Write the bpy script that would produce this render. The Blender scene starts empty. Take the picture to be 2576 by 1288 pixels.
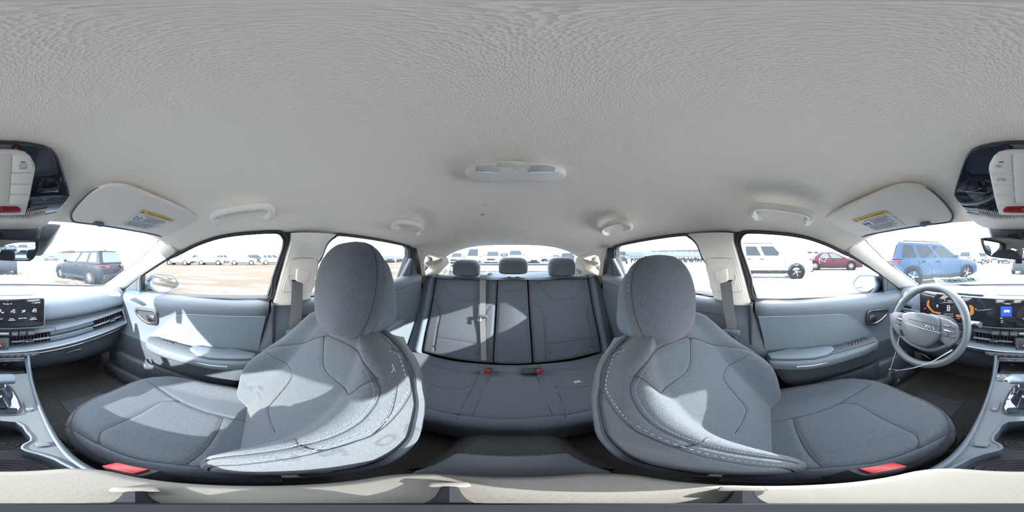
import bpy, bmesh, math, random
import numpy as np
from mathutils import Vector, Matrix, Quaternion
from mathutils.geometry import tessellate_polygon

random.seed(7)
SC = bpy.context.scene
COL = SC.collection
Z0 = 1.13                      # lens height above the ground outside; all coordinates below are relative to the lens

# ---------------------------------------------------------------- camera, sky, sun, exposure
cam_data = bpy.data.cameras.new('camera')
cam_data.type = 'PANO'
cam_data.clip_start = 0.005
try:
    cam_data.cycles.panorama_type = 'EQUIRECTANGULAR'
except Exception:
    cam_data.panorama_type = 'EQUIRECTANGULAR'
cam = bpy.data.objects.new('camera', cam_data)
COL.objects.link(cam)
cam.location = (0, 0, Z0)
cam.rotation_euler = (math.pi / 2, 0, math.pi)      # middle of the picture looks at the rear bench
SC.camera = cam

world = bpy.data.worlds.new('winter_sky')
SC.world = world
world.use_nodes = True
wn, wl = world.node_tree.nodes, world.node_tree.links
wn.clear()
w_out = wn.new('ShaderNodeOutputWorld'); w_bg = wn.new('ShaderNodeBackground')
w_tc = wn.new('ShaderNodeTexCoord'); w_sep = wn.new('ShaderNodeSeparateXYZ'); w_ramp = wn.new('ShaderNodeValToRGB')
wl.new(w_tc.outputs['Generated'], w_sep.inputs[0]); wl.new(w_sep.outputs['Z'], w_ramp.inputs[0])
w_ramp.color_ramp.elements[0].position = 0.0; w_ramp.color_ramp.elements[0].color = (1.0, 0.975, 0.94, 1)
w_ramp.color_ramp.elements[1].position = 0.6; w_ramp.color_ramp.elements[1].color = (0.90, 0.94, 1.0, 1)
wl.new(w_ramp.outputs[0], w_bg.inputs[0]); wl.new(w_bg.outputs[0], w_out.inputs[0])
w_bg.inputs[1].default_value = 1.7

sun_az, sun_el = math.radians(10.0), math.radians(23.0)       # forward of square left, above the horizon
SUN_DIR = Vector((-math.cos(sun_az) * math.cos(sun_el), math.sin(sun_az) * math.cos(sun_el), math.sin(sun_el)))
sun_data = bpy.data.lights.new('sun', 'SUN')
sun_data.energy = 3.1
sun_data.angle = math.radians(0.6)
sun_data.color = (1.0, 0.95, 0.87)
sun = bpy.data.objects.new('sun', sun_data)
COL.objects.link(sun)
sun.rotation_euler = SUN_DIR.to_track_quat('Z', 'Y').to_euler()
sun.location = (-20, 4, 12)

SC.view_settings.view_transform = 'Standard'
SC.view_settings.look = 'None'
SC.view_settings.gamma = 1.0
SC.view_settings.use_curve_mapping = False
SC.view_settings.exposure = 3.06
SC.cycles.max_bounces = 14
SC.cycles.diffuse_bounces = 7
SC.cycles.transparent_max_bounces = 24
SC.cycles.use_denoising = True
SC.cycles.caustics_reflective = False
SC.cycles.caustics_refractive = False

# ---------------------------------------------------------------- measuring helpers
def ray(px, py):
    az = px / 2576 * 2 * math.pi; el = math.pi / 2 - py / 1288 * math.pi
    return Vector((math.sin(az) * math.cos(el), math.cos(az) * math.cos(el), math.sin(el)))

def P(px, py, x=None, y=None, z=None, r=None, plane=None):
    """point at real distance: x, y, z is the known coordinate, r the horizontal range, plane = (point, normal)"""
    d = ray(px, py)
    if x is not None: t = x / d.x
    elif y is not None: t = y / d.y
    elif z is not None: t = z / d.z
    elif r is not None: t = r / math.hypot(d.x, d.y)
    else: t = Vector(plane[0]).dot(plane[1]) / d.dot(plane[1])
    return d * t

def S(px, py, off=0.0):
    """point on the leaning plane of the side glass, passenger side: x = 0.68 - 0.45 z - off"""
    d = ray(px, py)
    return d * ((0.68 - off) / (d.x + 0.45 * d.z))

def V(*a): return Vector(a)
def lerp(a, b, t): return a + (b - a) * t
def smooth(a, b, x):
    t = min(1, max(0, (x - a) / (b - a))); return t * t * (3 - 2 * t)
def interp(x, xs, ys): return float(np.interp(x, xs, ys))
def mir(p, s):
    return Vector((p[0] * s, p[1], p[2]))

def resample(pts, n, closed=False):
    pts = [Vector(p) for p in pts]
    if closed: pts = pts + [pts[0]]
    ds = [0]
    for a, b in zip(pts, pts[1:]): ds.append(ds[-1] + (b - a).length)
    out = []
    for i in range(n):
        t = ds[-1] * i / (n if closed else n - 1)
        k = 0
        while k < len(ds) - 2 and ds[k + 1] < t: k += 1
        f = (t - ds[k]) / max(1e-9, ds[k + 1] - ds[k])
        out.append(pts[k].lerp(pts[k + 1], min(1, f)))
    return out

def spline(pts, n=8, closed=False):
    """Catmull-Rom through the points"""
    pts = [Vector(p) for p in pts]; m = len(pts); out = []
    rng = range(m) if closed else range(m - 1)
    for i in rng:
        p0 = pts[(i - 1) % m] if closed or i > 0 else pts[i] * 2 - pts[i + 1]
        p1 = pts[i]; p2 = pts[(i + 1) % m]
        p3 = pts[(i + 2) % m] if closed or i + 2 < m else p2 * 2 - p1
        for k in range(n):
            t = k / n
            out.append(0.5 * ((2 * p1) + (p2 - p0) * t + (2 * p0 - 5 * p1 + 4 * p2 - p3) * t * t + (3 * p1 - p0 - 3 * p2 + p3) * t ** 3))
    if not closed: out.append(pts[-1].copy())
    return out

# ---------------------------------------------------------------- mesh helpers
class Mesh:
    def __init__(self): self.v = []; self.f = []
    def add(self, vs, fs):
        o = len(self.v); self.v += [Vector(p) for p in vs]; self.f += [tuple(i + o for i in f) for f in fs]
        return self
    def grid(self, rows, close_u=False, close_v=False, flip=False):
        nv = len(rows); nu = len(rows[0]); fs = []
        for j in range(nv if close_v else nv - 1):
            for i in range(nu if close_u else nu - 1):
                a = j * nu + i; b = j * nu + (i + 1) % nu; c = ((j + 1) % nv) * nu + (i + 1) % nu; d = ((j + 1) % nv) * nu + i
                fs.append((a, d, c, b) if flip else (a, b, c, d))
        return self.add([p for r in rows for p in r], fs)
    def poly(self, pts): return self.add(pts, [tuple(range(len(pts)))])
    def tube(self, pts, r, n=8, closed=False, ry=None, cap=True, up=None):
        """round (or oval) bar along a path; r may be a list of radii"""
        pts = [Vector(p) for p in pts]; m = len(pts); rings = []
        ref = Vector(up) if up is not None else None
        for i, p in enumerate(pts):
            a = pts[i - 1] if (closed or i > 0) else p; b = pts[(i + 1) % m] if (closed or i < m - 1) else p
            t = (b - a).normalized()
            if ref is None:
                ref = Vector((0, 0, 1)) if abs(t.z) < .9 else Vector((1, 0, 0))
            e1 = (ref - t * ref.dot(t)).normalized(); e2 = t.cross(e1)
            if up is None: ref = e1
            rr = r[i] if isinstance(r, (list, tuple)) else r
            r2 = (ry[i] if isinstance(ry, (list, tuple)) else ry) if ry is not None else rr
            rings.append([p + e1 * (rr * math.cos(2 * math.pi * k / n)) + e2 * (r2 * math.sin(2 * math.pi * k / n)) for k in range(n)])
        o = len(self.v)
        self.grid(rings, close_u=True, close_v=closed)
        if cap and not closed:
            self.f.append(tuple(o + k for k in reversed(range(n)))); e = o + (m - 1) * n
            self.f.append(tuple(e + k for k in range(n)))
        return self
    def prism(self, pts, vec, bevel=0.0, seg=2):
        """solid from a planar outline pushed along vec, edges rounded"""
        bm = bmesh.new(); vs = [bm.verts.new(Vector(p)) for p in pts]
        f = bm.faces.new(vs)
        r = bmesh.ops.extrude_face_region(bm, geom=[f])
        bmesh.ops.translate(bm, verts=[e for e in r['geom'] if isinstance(e, bmesh.types.BMVert)], vec=Vector(vec))
        bmesh.ops.recalc_face_normals(bm, faces=bm.faces)
        if bevel > 0:
            es = [e for e in bm.edges if len(e.link_faces) == 2 and e.calc_face_angle(0) > 0.6]
            try: bmesh.ops.bevel(bm, geom=es, offset=bevel, segments=seg, profile=.5, affect='EDGES', clamp_overlap=True)
            except Exception: pass
        return self.from_bm(bm)
    def box(self, c, s, bevel=0.0, seg=2, rot=None):
        bm = bmesh.new(); bmesh.ops.create_cube(bm, size=1.0)
        for v in bm.verts: v.co = Vector((v.co.x * s[0], v.co.y * s[1], v.co.z * s[2]))
        if bevel > 0: bmesh.ops.bevel(bm, geom=list(bm.edges), offset=bevel, segments=seg, profile=.5, affect='EDGES', clamp_overlap=True)
        m = (rot.to_4x4() if rot is not None else Matrix.Identity(4))
        for v in bm.verts: v.co = (m @ v.co) + Vector(c)
        return self.from_bm(bm)
    def from_bm(self, bm):
        bm.verts.ensure_lookup_table(); bm.verts.index_update()
        self.add([v.co.copy() for v in bm.verts], [tuple(v.index for v in f.verts) for f in bm.faces]); bm.free()
        return self
    def lathe(self, prof, c, axis=(0, 0, 1), n=24):
        """prof: list of (radius, height along axis)"""
        ax = Vector(axis).normalized(); e1 = ax.orthogonal().normalized(); e2 = ax.cross(e1); rows = []
        for r, h in prof:
            rows.append([Vector(c) + ax * h + (e1 * math.cos(2 * math.pi * k / n) + e2 * math.sin(2 * math.pi * k / n)) * max(r, 1e-5) for k in range(n)])
        return self.grid(rows, close_u=True)
    def sheet(self, outer, holes, fn, thick=None):
        """planar outline with holes (2-D), lifted to 3-D by fn(a, b); thick = 3-D vector for the back side"""
        loops = [[Vector((a, b, 0)) for a, b in lp] for lp in [outer] + holes]
        flat = [p for lp in loops for p in lp]; tris = tessellate_polygon(loops)
        pts = [fn(p.x, p.y) for p in flat]
        o = len(self.v); n = len(pts)
        self.add(pts, [tuple(t) for t in tris])
        if thick is not None:
            self.add([p + Vector(thick) for p in pts], [tuple(reversed(t)) for t in tris])
            k = o
            for lp in loops:
                m = len(lp)
                for i in range(m):
                    a = k + i; b = k + (i + 1) % m
                    self.f.append((a, b, b + n, a + n))
                k += m
        return self
    def xform(self, fn): self.v = [Vector(fn(p)) for p in self.v]; return self
    def mirror(self, s):
        if s < 0:
            self.v = [Vector((-p.x, p.y, p.z)) for p in self.v]; self.f = [tuple(reversed(f)) for f in self.f]
        return self

def tag(o, label=None, cat=None, group=None, kind=None):
    if label: o['label'] = label
    if cat: o['category'] = cat
    if group: o['group'] = group
    if kind: o['kind'] = kind
    return o

def thing(name, base, label=None, cat=None, group=None, kind=None):
    o = bpy.data.objects.new(name, None); COL.objects.link(o)
    o.location = (base[0], base[1], base[2] + Z0); o.empty_display_size = .05
    return tag(o, label, cat, group, kind)

def wloc(o):
    p = Vector(o.location)
    while o.parent is not None: o = o.parent; p += Vector(o.location)
    return p

def build(name, m, mat, parent=None, flat=False, angle=40, fix=True, label=None):
    """one mesh object from lens-relative coordinates; its origin is the middle of its own base"""
    vs = [p + Vector((0, 0, Z0)) for p in m.v]
    lo = Vector((min(p.x for p in vs), min(p.y for p in vs), min(p.z for p in vs)))
    hi = Vector((max(p.x for p in vs), max(p.y for p in vs), max(p.z for p in vs)))
    org = Vector(((lo.x + hi.x) / 2, (lo.y + hi.y) / 2, lo.z))
    me = bpy.data.meshes.new(name)
    me.from_pydata([tuple(p - org) for p in vs], [], m.f)
    if fix:
        bm = bmesh.new(); bm.from_mesh(me)
        bmesh.ops.remove_doubles(bm, verts=bm.verts, dist=1e-5)
        bmesh.ops.recalc_face_normals(bm, faces=bm.faces)
        bm.to_mesh(me); bm.free()
    me.update()
    if not flat:
        me.shade_smooth()
        me.set_sharp_from_angle(angle=math.radians(angle))
    me.materials.append(mat)
    o = bpy.data.objects.new(name, me); COL.objects.link(o)
    o.location = org
    if parent is not None:
        o.parent = parent; o.location = org - wloc(parent)
    if label: o['label'] = label
    return o

def lettering(body, size, at, ex, ey, mat, parent, name='lettering', center=True, thick=0.0004, mirror=False, shear=0.0, bold=0.0, tall=1.0):
    """flat raised print: ex is the reading direction, ey the up direction of the letters"""
    cu = bpy.data.curves.new('print', 'FONT'); cu.body = body; cu.size = size
    cu.align_x = 'CENTER' if center else 'LEFT'; cu.align_y = 'CENTER'; cu.extrude = thick; cu.resolution_u = 3
    cu.shear = shear; cu.offset = bold
    t = bpy.data.objects.new('print', cu)
    me = bpy.data.meshes.new_from_object(t)
    bpy.data.objects.remove(t); bpy.data.curves.remove(cu)
    ex = Vector(ex).normalized(); ey = Vector(ey).normalized(); n = ex.cross(ey)
    k = -1 if mirror else 1
    m = Mesh(); m.v = [Vector(at) + ex * (v.co.x * k) + ey * (v.co.y * tall) + n * (v.co.z + thick) for v in me.vertices]
    m.f = [tuple(p.vertices) for p in me.polygons]
    bpy.data.meshes.remove(me)
    if not m.v: return None
    return build(name, m, mat, parent, flat=True, fix=False)

# ---------------------------------------------------------------- materials
def material(name, color, rough=.6, metal=0.0, spec=.4, var=0.0, vscale=40, bump=0.0, bscale=200, emit=None, estr=1.0, coat=0.0, sheen=0.0, color2=None, tex='noise', trans=0.0):
    m = bpy.data.materials.new(name); m.use_nodes = True
    nt = m.node_tree; b = nt.nodes['Principled BSDF']
    b.inputs['Base Color'].default_value = (*color, 1); b.inputs['Roughness'].default_value = rough
    b.inputs['Metallic'].default_value = metal; b.inputs['Specular IOR Level'].default_value = spec
    b.inputs['Coat Weight'].default_value = coat; b.inputs['Sheen Weight'].default_value = sheen
    if trans: b.inputs['Transmission Weight'].default_value = trans
    tc = None
    def coords():
        nonlocal tc
        if tc is None: tc = nt.nodes.new('ShaderNodeTexCoord')
        return tc.outputs['Object']
    if var > 0 or color2 is not None:
        n = nt.nodes.new('ShaderNodeTexNoise'); n.inputs['Scale'].default_value = vscale; n.inputs['Detail'].default_value = 4
        nt.links.new(coords(), n.inputs['Vector'])
        rp = nt.nodes.new('ShaderNodeValToRGB'); nt.links.new(n.outputs['Fac'], rp.inputs[0])
        c1 = tuple(max(0, c * (1 - var)) for c in color); c2 = color2 or tuple(min(1, c * (1 + var)) for c in color)
        rp.color_ramp.elements[0].position = .35; rp.color_ramp.elements[1].position = .65
        rp.color_ramp.elements[0].color = (*c1, 1); rp.color_ramp.elements[1].color = (*c2, 1)
        nt.links.new(rp.outputs[0], b.inputs['Base Color'])
    if bump > 0:
        if tex == 'knit':
            n = nt.nodes.new('ShaderNodeTexVoronoi'); n.inputs['Scale'].default_value = bscale; out = n.outputs['Distance']
            mp = nt.nodes.new('ShaderNodeMapping'); mp.inputs['Scale'].default_value = (1, .55, 1); mp.inputs['Rotation'].default_value = (0, 0, .5)
            nt.links.new(coords(), mp.inputs[0]); nt.links.new(mp.outputs[0], n.inputs['Vector'])
        else:
            n = nt.nodes.new('ShaderNodeTexNoise'); n.inputs['Scale'].default_value = bscale; n.inputs['Detail'].default_value = 3; out = n.outputs['Fac']
            nt.links.new(coords(), n.inputs['Vector'])
        bp = nt.nodes.new('ShaderNodeBump'); bp.inputs['Strength'].default_value = bump; bp.inputs['Distance'].default_value = .002
        nt.links.new(out, bp.inputs['Height']); nt.links.new(bp.outputs[0], b.inputs['Normal'])
    if emit is not None:
        b.inputs['Emission Color'].default_value = (*emit, 1); b.inputs['Emission Strength'].default_value = estr
    return m

def glass_material(name, tint=(.96, .98, .98), gloss=.06, dirt=0.0, dscale=6, dcol=(.85, .86, .88), xmask=None):
    """thin pane: clear transmission, a little mirror gloss, dried spray where there is dirt"""
    m = bpy.data.materials.new(name); m.use_nodes = True
    nt = m.node_tree; nt.nodes.clear()
    out = nt.nodes.new('ShaderNodeOutputMaterial'); tr = nt.nodes.new('ShaderNodeBsdfTransparent'); gl = nt.nodes.new('ShaderNodeBsdfGlossy')
    tr.inputs[0].default_value = (*tint, 1); gl.inputs['Roughness'].default_value = .02
    fr = nt.nodes.new('ShaderNodeLayerWeight'); fr.inputs[0].default_value = .25
    mul = nt.nodes.new('ShaderNodeMath'); mul.operation = 'MULTIPLY'; mul.inputs[1].default_value = gloss * 4
    nt.links.new(fr.outputs['Fresnel'], mul.inputs[0])
    mx = nt.nodes.new('ShaderNodeMixShader'); nt.links.new(mul.outputs[0], mx.inputs[0])
    nt.links.new(tr.outputs[0], mx.inputs[1]); nt.links.new(gl.outputs[0], mx.inputs[2])
    last = mx
    if dirt > 0:
        tc = nt.nodes.new('ShaderNodeTexCoord'); a = nt.nodes.new('ShaderNodeTexNoise'); a.inputs['Scale'].default_value = dscale; a.inputs['Detail'].default_value = 2
        b = nt.nodes.new('ShaderNodeTexVoronoi'); b.inputs['Scale'].default_value = 110
        nt.links.new(tc.outputs['Object'], a.inputs[0]); nt.links.new(tc.outputs['Object'], b.inputs[0])
        ra = nt.nodes.new('ShaderNodeMapRange'); ra.inputs[1].default_value = .5; ra.inputs[2].default_value = .75; nt.links.new(a.outputs['Fac'], ra.inputs[0])
        rb = nt.nodes.new('ShaderNodeMapRange'); rb.inputs[1].default_value = .42; rb.inputs[2].default_value = .2; nt.links.new(b.outputs['Distance'], rb.inputs[0])
        mm = nt.nodes.new('ShaderNodeMath'); mm.operation = 'MULTIPLY'; nt.links.new(ra.outputs[0], mm.inputs[0]); nt.links.new(rb.outputs[0], mm.inputs[1])
        m2 = nt.nodes.new('ShaderNodeMath'); m2.operation = 'MULTIPLY'; m2.inputs[1].default_value = dirt; nt.links.new(mm.outputs[0], m2.inputs[0])
        if xmask:
            sx = nt.nodes.new('ShaderNodeSeparateXYZ'); nt.links.new(tc.outputs['Object'], sx.inputs[0])
            rm_ = nt.nodes.new('ShaderNodeMapRange'); rm_.inputs[1].default_value = xmask[0]; rm_.inputs[2].default_value = xmask[1]; nt.links.new(sx.outputs['X'], rm_.inputs[0])
            m3 = nt.nodes.new('ShaderNodeMath'); m3.operation = 'MULTIPLY'; nt.links.new(m2.outputs[0], m3.inputs[0]); nt.links.new(rm_.outputs[0], m3.inputs[1]); m2 = m3
        df = nt.nodes.new('ShaderNodeBsdfDiffuse'); df.inputs[0].default_value = (*dcol, 1)
        mx2 = nt.nodes.new('ShaderNodeMixShader'); nt.links.new(m2.outputs[0], mx2.inputs[0]); nt.links.new(mx.outputs[0], mx2.inputs[1]); nt.links.new(df.outputs[0], mx2.inputs[2])
        last = mx2
    nt.links.new(last.outputs[0], out.inputs[0])
    return m

MT = dict(
    headliner=material('headliner_knit', (.90, .83, .725), .95, spec=.1, bump=.30, bscale=460, tex='knit'),
    pillar=material('pale_grey_trim', (.80, .77, .715), .8, spec=.2, bump=.08, bscale=500),
    visor=material('visor_vinyl', (.74, .69, .625), .85, spec=.2, bump=.08, bscale=600),
    visor_edge=material('visor_shadow_gap', (.12, .12, .12), .9),
    fabric=material('charcoal_weave', (.063, .075, .092), .95, spec=.1, var=.22, vscale=420, bump=.5, bscale=900, sheen=.15),
    fabric2=material('slate_weave_insert', (.20, .225, .26), .95, spec=.1, var=.20, vscale=420, bump=.5, bscale=900, sheen=.15),
    vinyl=material('slate_vinyl', (.082, .103, .132), .75, spec=.18, bump=.12, bscale=500),
    seam=material('dark_seam_thread', (.035, .04, .048), .95, spec=.1),  # dark thread colour for seams, joints and piping
    stitch=material('pale_stitch_thread', (.26, .265, .27), .9, spec=.1),
    door=material('door_grey_plastic', (.080, .100, .122), .65, spec=.3, bump=.1, bscale=700),
    door_insert=material('door_insert_vinyl', (.110, .14, .17), .75, spec=.25, bump=.12, bscale=600),
    dash=material('dash_soft_plastic', (.125, .157, .196), .85, spec=.12, bump=.12, bscale=700),
    dash_dark=material('dash_dark_plastic', (.06, .072, .088), .6, spec=.35, bump=.1, bscale=700),
    black=material('matt_black_plastic', (.028, .032, .038), .6, spec=.3),
    gloss=material('piano_black_gloss', (.012, .017, .026), .06, spec=.6, coat=.5),
    rubber=material('black_rubber_seal', (.05, .053, .058), .7, spec=.2),
    carpet=material('charcoal_carpet', (.052, .053, .054), 1.0, spec=.05, var=.35, vscale=300, bump=.7, bscale=600),
    sill=material('dark_sill_plastic', (.040, .050, .062), .55, spec=.35),
    chrome=material('satin_chrome', (.42, .44, .47), .25, metal=1.0),
    silver=material('silver_trim_paint', (.30, .33, .38), .4, metal=.4),
    screen=material('screen_glass_black', (.012, .014, .018), .05, spec=.6),
    white=material('white_print', (.42, .43, .44), .6, emit=(1, 1, 1), estr=.0),
    ink=material('dark_print', (.09, .09, .09), .8),
    glow=material('display_white_glow', (.3, .3, .3), .5, emit=(1, 1, 1), estr=.13),
    amber=material('display_amber_glow', (.16, .06, .012), .5, emit=(1.0, .40, .06), estr=.05),
    glow_red=material('display_red_glow', (.2, .01, .02), .5, emit=(1, .05, .08), estr=.08),
    tile_blue=material('display_blue_tile', (.01, .03, .16), .3, emit=(.05, .14, .95), estr=.10),
    red=material('red_plastic', (.26, .010, .016), .4, spec=.4),
    belt=material('belt_webbing', (.13, .14, .15), .8, spec=.2, bump=.5, bscale=900),
    wheel=material('wheel_urethane', (.08, .096, .115), .42, spec=.45, bump=.12, bscale=700),
    armrest=material('armrest_vinyl', (.125, .123, .116), .6, spec=.35, bump=.12, bscale=500),
    mat_rib=material('ribbed_rubber_mat', (.05, .058, .066), .6, spec=.3),
    mirror=material('mirror_glass', (.36, .39, .42), .01, metal=1.0),
    lens=material('lamp_lens_clear', (.62, .62, .60), .12, spec=.5, coat=.4),
    paper=material('sticker_white', (.62, .64, .68), .6),
    paper_green=material('sticker_pale_green', (.80, .88, .78), .7),
    yellow=material('sticker_yellow', (.60, .42, .06), .6),
    glass=glass_material('side_glass'),
    windshield=glass_material('windshield_glass', gloss=.02, dirt=.8, dscale=5, xmask=(-.22, -.42)),
    dusty=glass_material('dusty_glass', gloss=.05, dirt=.75, dscale=2.2),
    chalk=material('chalk_marker', (.92, .93, .95), .9),
    shelf=material('shelf_felt', (.035, .045, .062), 1.0, spec=.03),
    hub=material('tripod_black', (.016, .018, .022), .8, spec=.05),
    joint=material('trim_joint', (.28, .28, .27), .9, spec=.1),
    navy=material('navy_paint', (.03, .06, .12), .25, spec=.6, coat=.7),
)
# ================================================================ the cabin shell
def S3(y, z, off=0.0): return Vector((0.68 - off - 0.45 * z, y, z))
def yz(pts): return [(S(*p).y, S(*p).z) for p in pts]

FD_PIX = [(353, 735), (353, 697), (380, 679), (411, 659), (435, 646), (458, 636), (489, 620), (535, 603), (582, 593), (644, 587), (697, 586),
          (711, 597), (715, 609), (711, 631), (703, 653), (687, 701), (672, 752), (566, 752), (489, 749), (439, 746), (380, 740)]
RD_PIX = [(778, 745), (795, 673), (809, 648), (820, 620), (830, 606), (842, 597), (858, 592), (924, 600), (986, 611), (1026, 621), (1031, 630),
          (1030, 648), (1018, 680), (1008, 707), (960, 716)]
QG_PIX = [(1069, 681), (1066, 658), (1069, 648), (1076, 644), (1086, 648), (1088, 654), (1080, 668)]
C_A, C_B, C_D = S(1053, 626, .015), P(1124, 652, x=.50), S(1062, 722, .015)
C_N = (C_B - C_A).cross(C_D - C_A).normalized()
def CP(px, py): return P(px, py, plane=(C_A, C_N))

# ---- headliner
stations = [(P(410, 596, x=.62), .50, .112), (S(443, 634), .43, .142), (S(489, 620), .34, .176), (S(535, 603), .25, .198), (S(590, 591), .15, .213),
            (S(644, 586), .04, .222), (S(700, 584), -.07, .226), (S(770, 583), -.2, .227), (S(855, 590), -.36, .223), (S(924, 599), -.52, .211),
            (S(986, 610), -.68, .189), (S(1030, 621), -.82, .162), (S(1053, 626), -.93, .134), (CP(1088, 637), -1.04, .106), (CP(1122, 647), -1.15, .0763)]
rows = []
fine = []
for k in range(len(stations) - 1):
    for q in range(4):
        t = q / 4
        idx = [max(0, k - 1), k, k + 1, min(len(stations) - 1, k + 2)]
        def cr(a, b, c, d): return 0.5 * (2 * b + (c - a) * t + (2 * a - 5 * b + 4 * c - d) * t * t + (3 * b - a - 3 * c + d) * t ** 3)
        fine.append((cr(*[stations[i][0] for i in idx]), cr(*[stations[i][1] for i in idx]), cr(*[stations[i][2] for i in idx])))
fine.append(stations[-1])
for rp, yc, zc in fine:
    row = []
    for i in range(61):
        s = -1 + 2 * i / 60; s = math.copysign(abs(s) ** .8, s); a = abs(s)
        row.append(V(rp.x * s, lerp(yc, rp.y, a ** 2.2), rp.z + (zc - rp.z) * (1 - a ** 3.6)))
    row = [V(row[0].x - .03, row[0].y, row[0].z + .012)] + row + [V(row[-1].x + .03, row[-1].y, row[-1].z + .012)]
    rows.append(row)
HL = rows
m = Mesh().grid(rows)
m.grid([[p + V(0, 0, .02) for p in r] for r in rows], flip=True)
ceiling = tag(build('ceiling', m, MT['headliner'], fix=False, angle=60), 'warm grey woven headliner curving over the whole cabin', kind='structure')

def roof_z(x, y):
    """height of the headliner above a spot (for hanging things on it)"""
    best = None
    for rp, yc, zc in fine:
        a = min(1, abs(x) / rp.x); yy = lerp(yc, rp.y, a ** 2.2); zz = rp.z + (zc - rp.z) * (1 - a ** 3.6)
        if best is None or abs(yy - y) < best[0]: best = (abs(yy - y), zz)
    return best[1]

def on_roof(px, py, off=.0):
    """where a sight line meets the headliner, pulled back by off"""
    d = ray(px, py); t = .1
    while t < 2 and d.z * t < roof_z(d.x * t, d.y * t) - off: t += .003
    return d * t

for s, px0 in ((1, 0),):      # two small dark scuffs on the rear headliner
    for a, b in (((1213, 516), (1229, 514)), ((1210, 541), (1228, 538))):
        p, q = on_roof(*a, .001), on_roof(*b, .001)
        build('scuff_mark', Mesh().tube([p, p.lerp(q, .5), q], [.0012, .0010, .0004], n=5), MT['ink'], ceiling)

# ---- roof skin above the headliner, keeps the sun out
m = Mesh().grid([[p + V(p.x * .06, 0, .045) for p in r] for r in rows])
tag(build('roof_skin', m, MT['navy'], fix=False), 'outer roof skin of the parked sedan', kind='structure')

outer_yz = [(.95, -.30), (.92, -.215), (.57, -.012), (.394, .125), (.2, .15), (-.1, .17), (-.6, .15), (-1.0, .11), (-1.25, .06), (-1.6, -.05), (-1.78, -.15), (-1.78, -.30)]
SIDE = {1: ('right', 'passenger'), -1: ('left', 'driver')}
win_no = {('f', 1): 3, ('f', -1): 4, ('r', 1): 5, ('r', -1): 6, ('q', 1): 7, ('q', -1): 8}
trim_no = [0]
def next_trim():
    trim_no[0] += 1; return 'trim_%d' % trim_no[0]

def ribbon(A, B, bulge, n=28, across=9, back=V(.02, 0, 0), inward=V(-1, 0, .2)):
    A = resample(spline(A, 6), n); B = resample(spline(B, 6), n); rws = []
    for a, b in zip(A, B):
        rws.append([a.lerp(b, j / (across - 1)) + inward.normalized() * (bulge * (1 - (2 * j / (across - 1) - 1) ** 4)) for j in range(across)])
    rws = [[r[0] + back] + r + [r[-1] + back] for r in rws]
    return Mesh().grid(rws)

def pane_mesh(pix, off, n=None):
    y_z = yz(pix)
    return Mesh().sheet(y_z, [], lambda y, z: S3(y, z, off))

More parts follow.
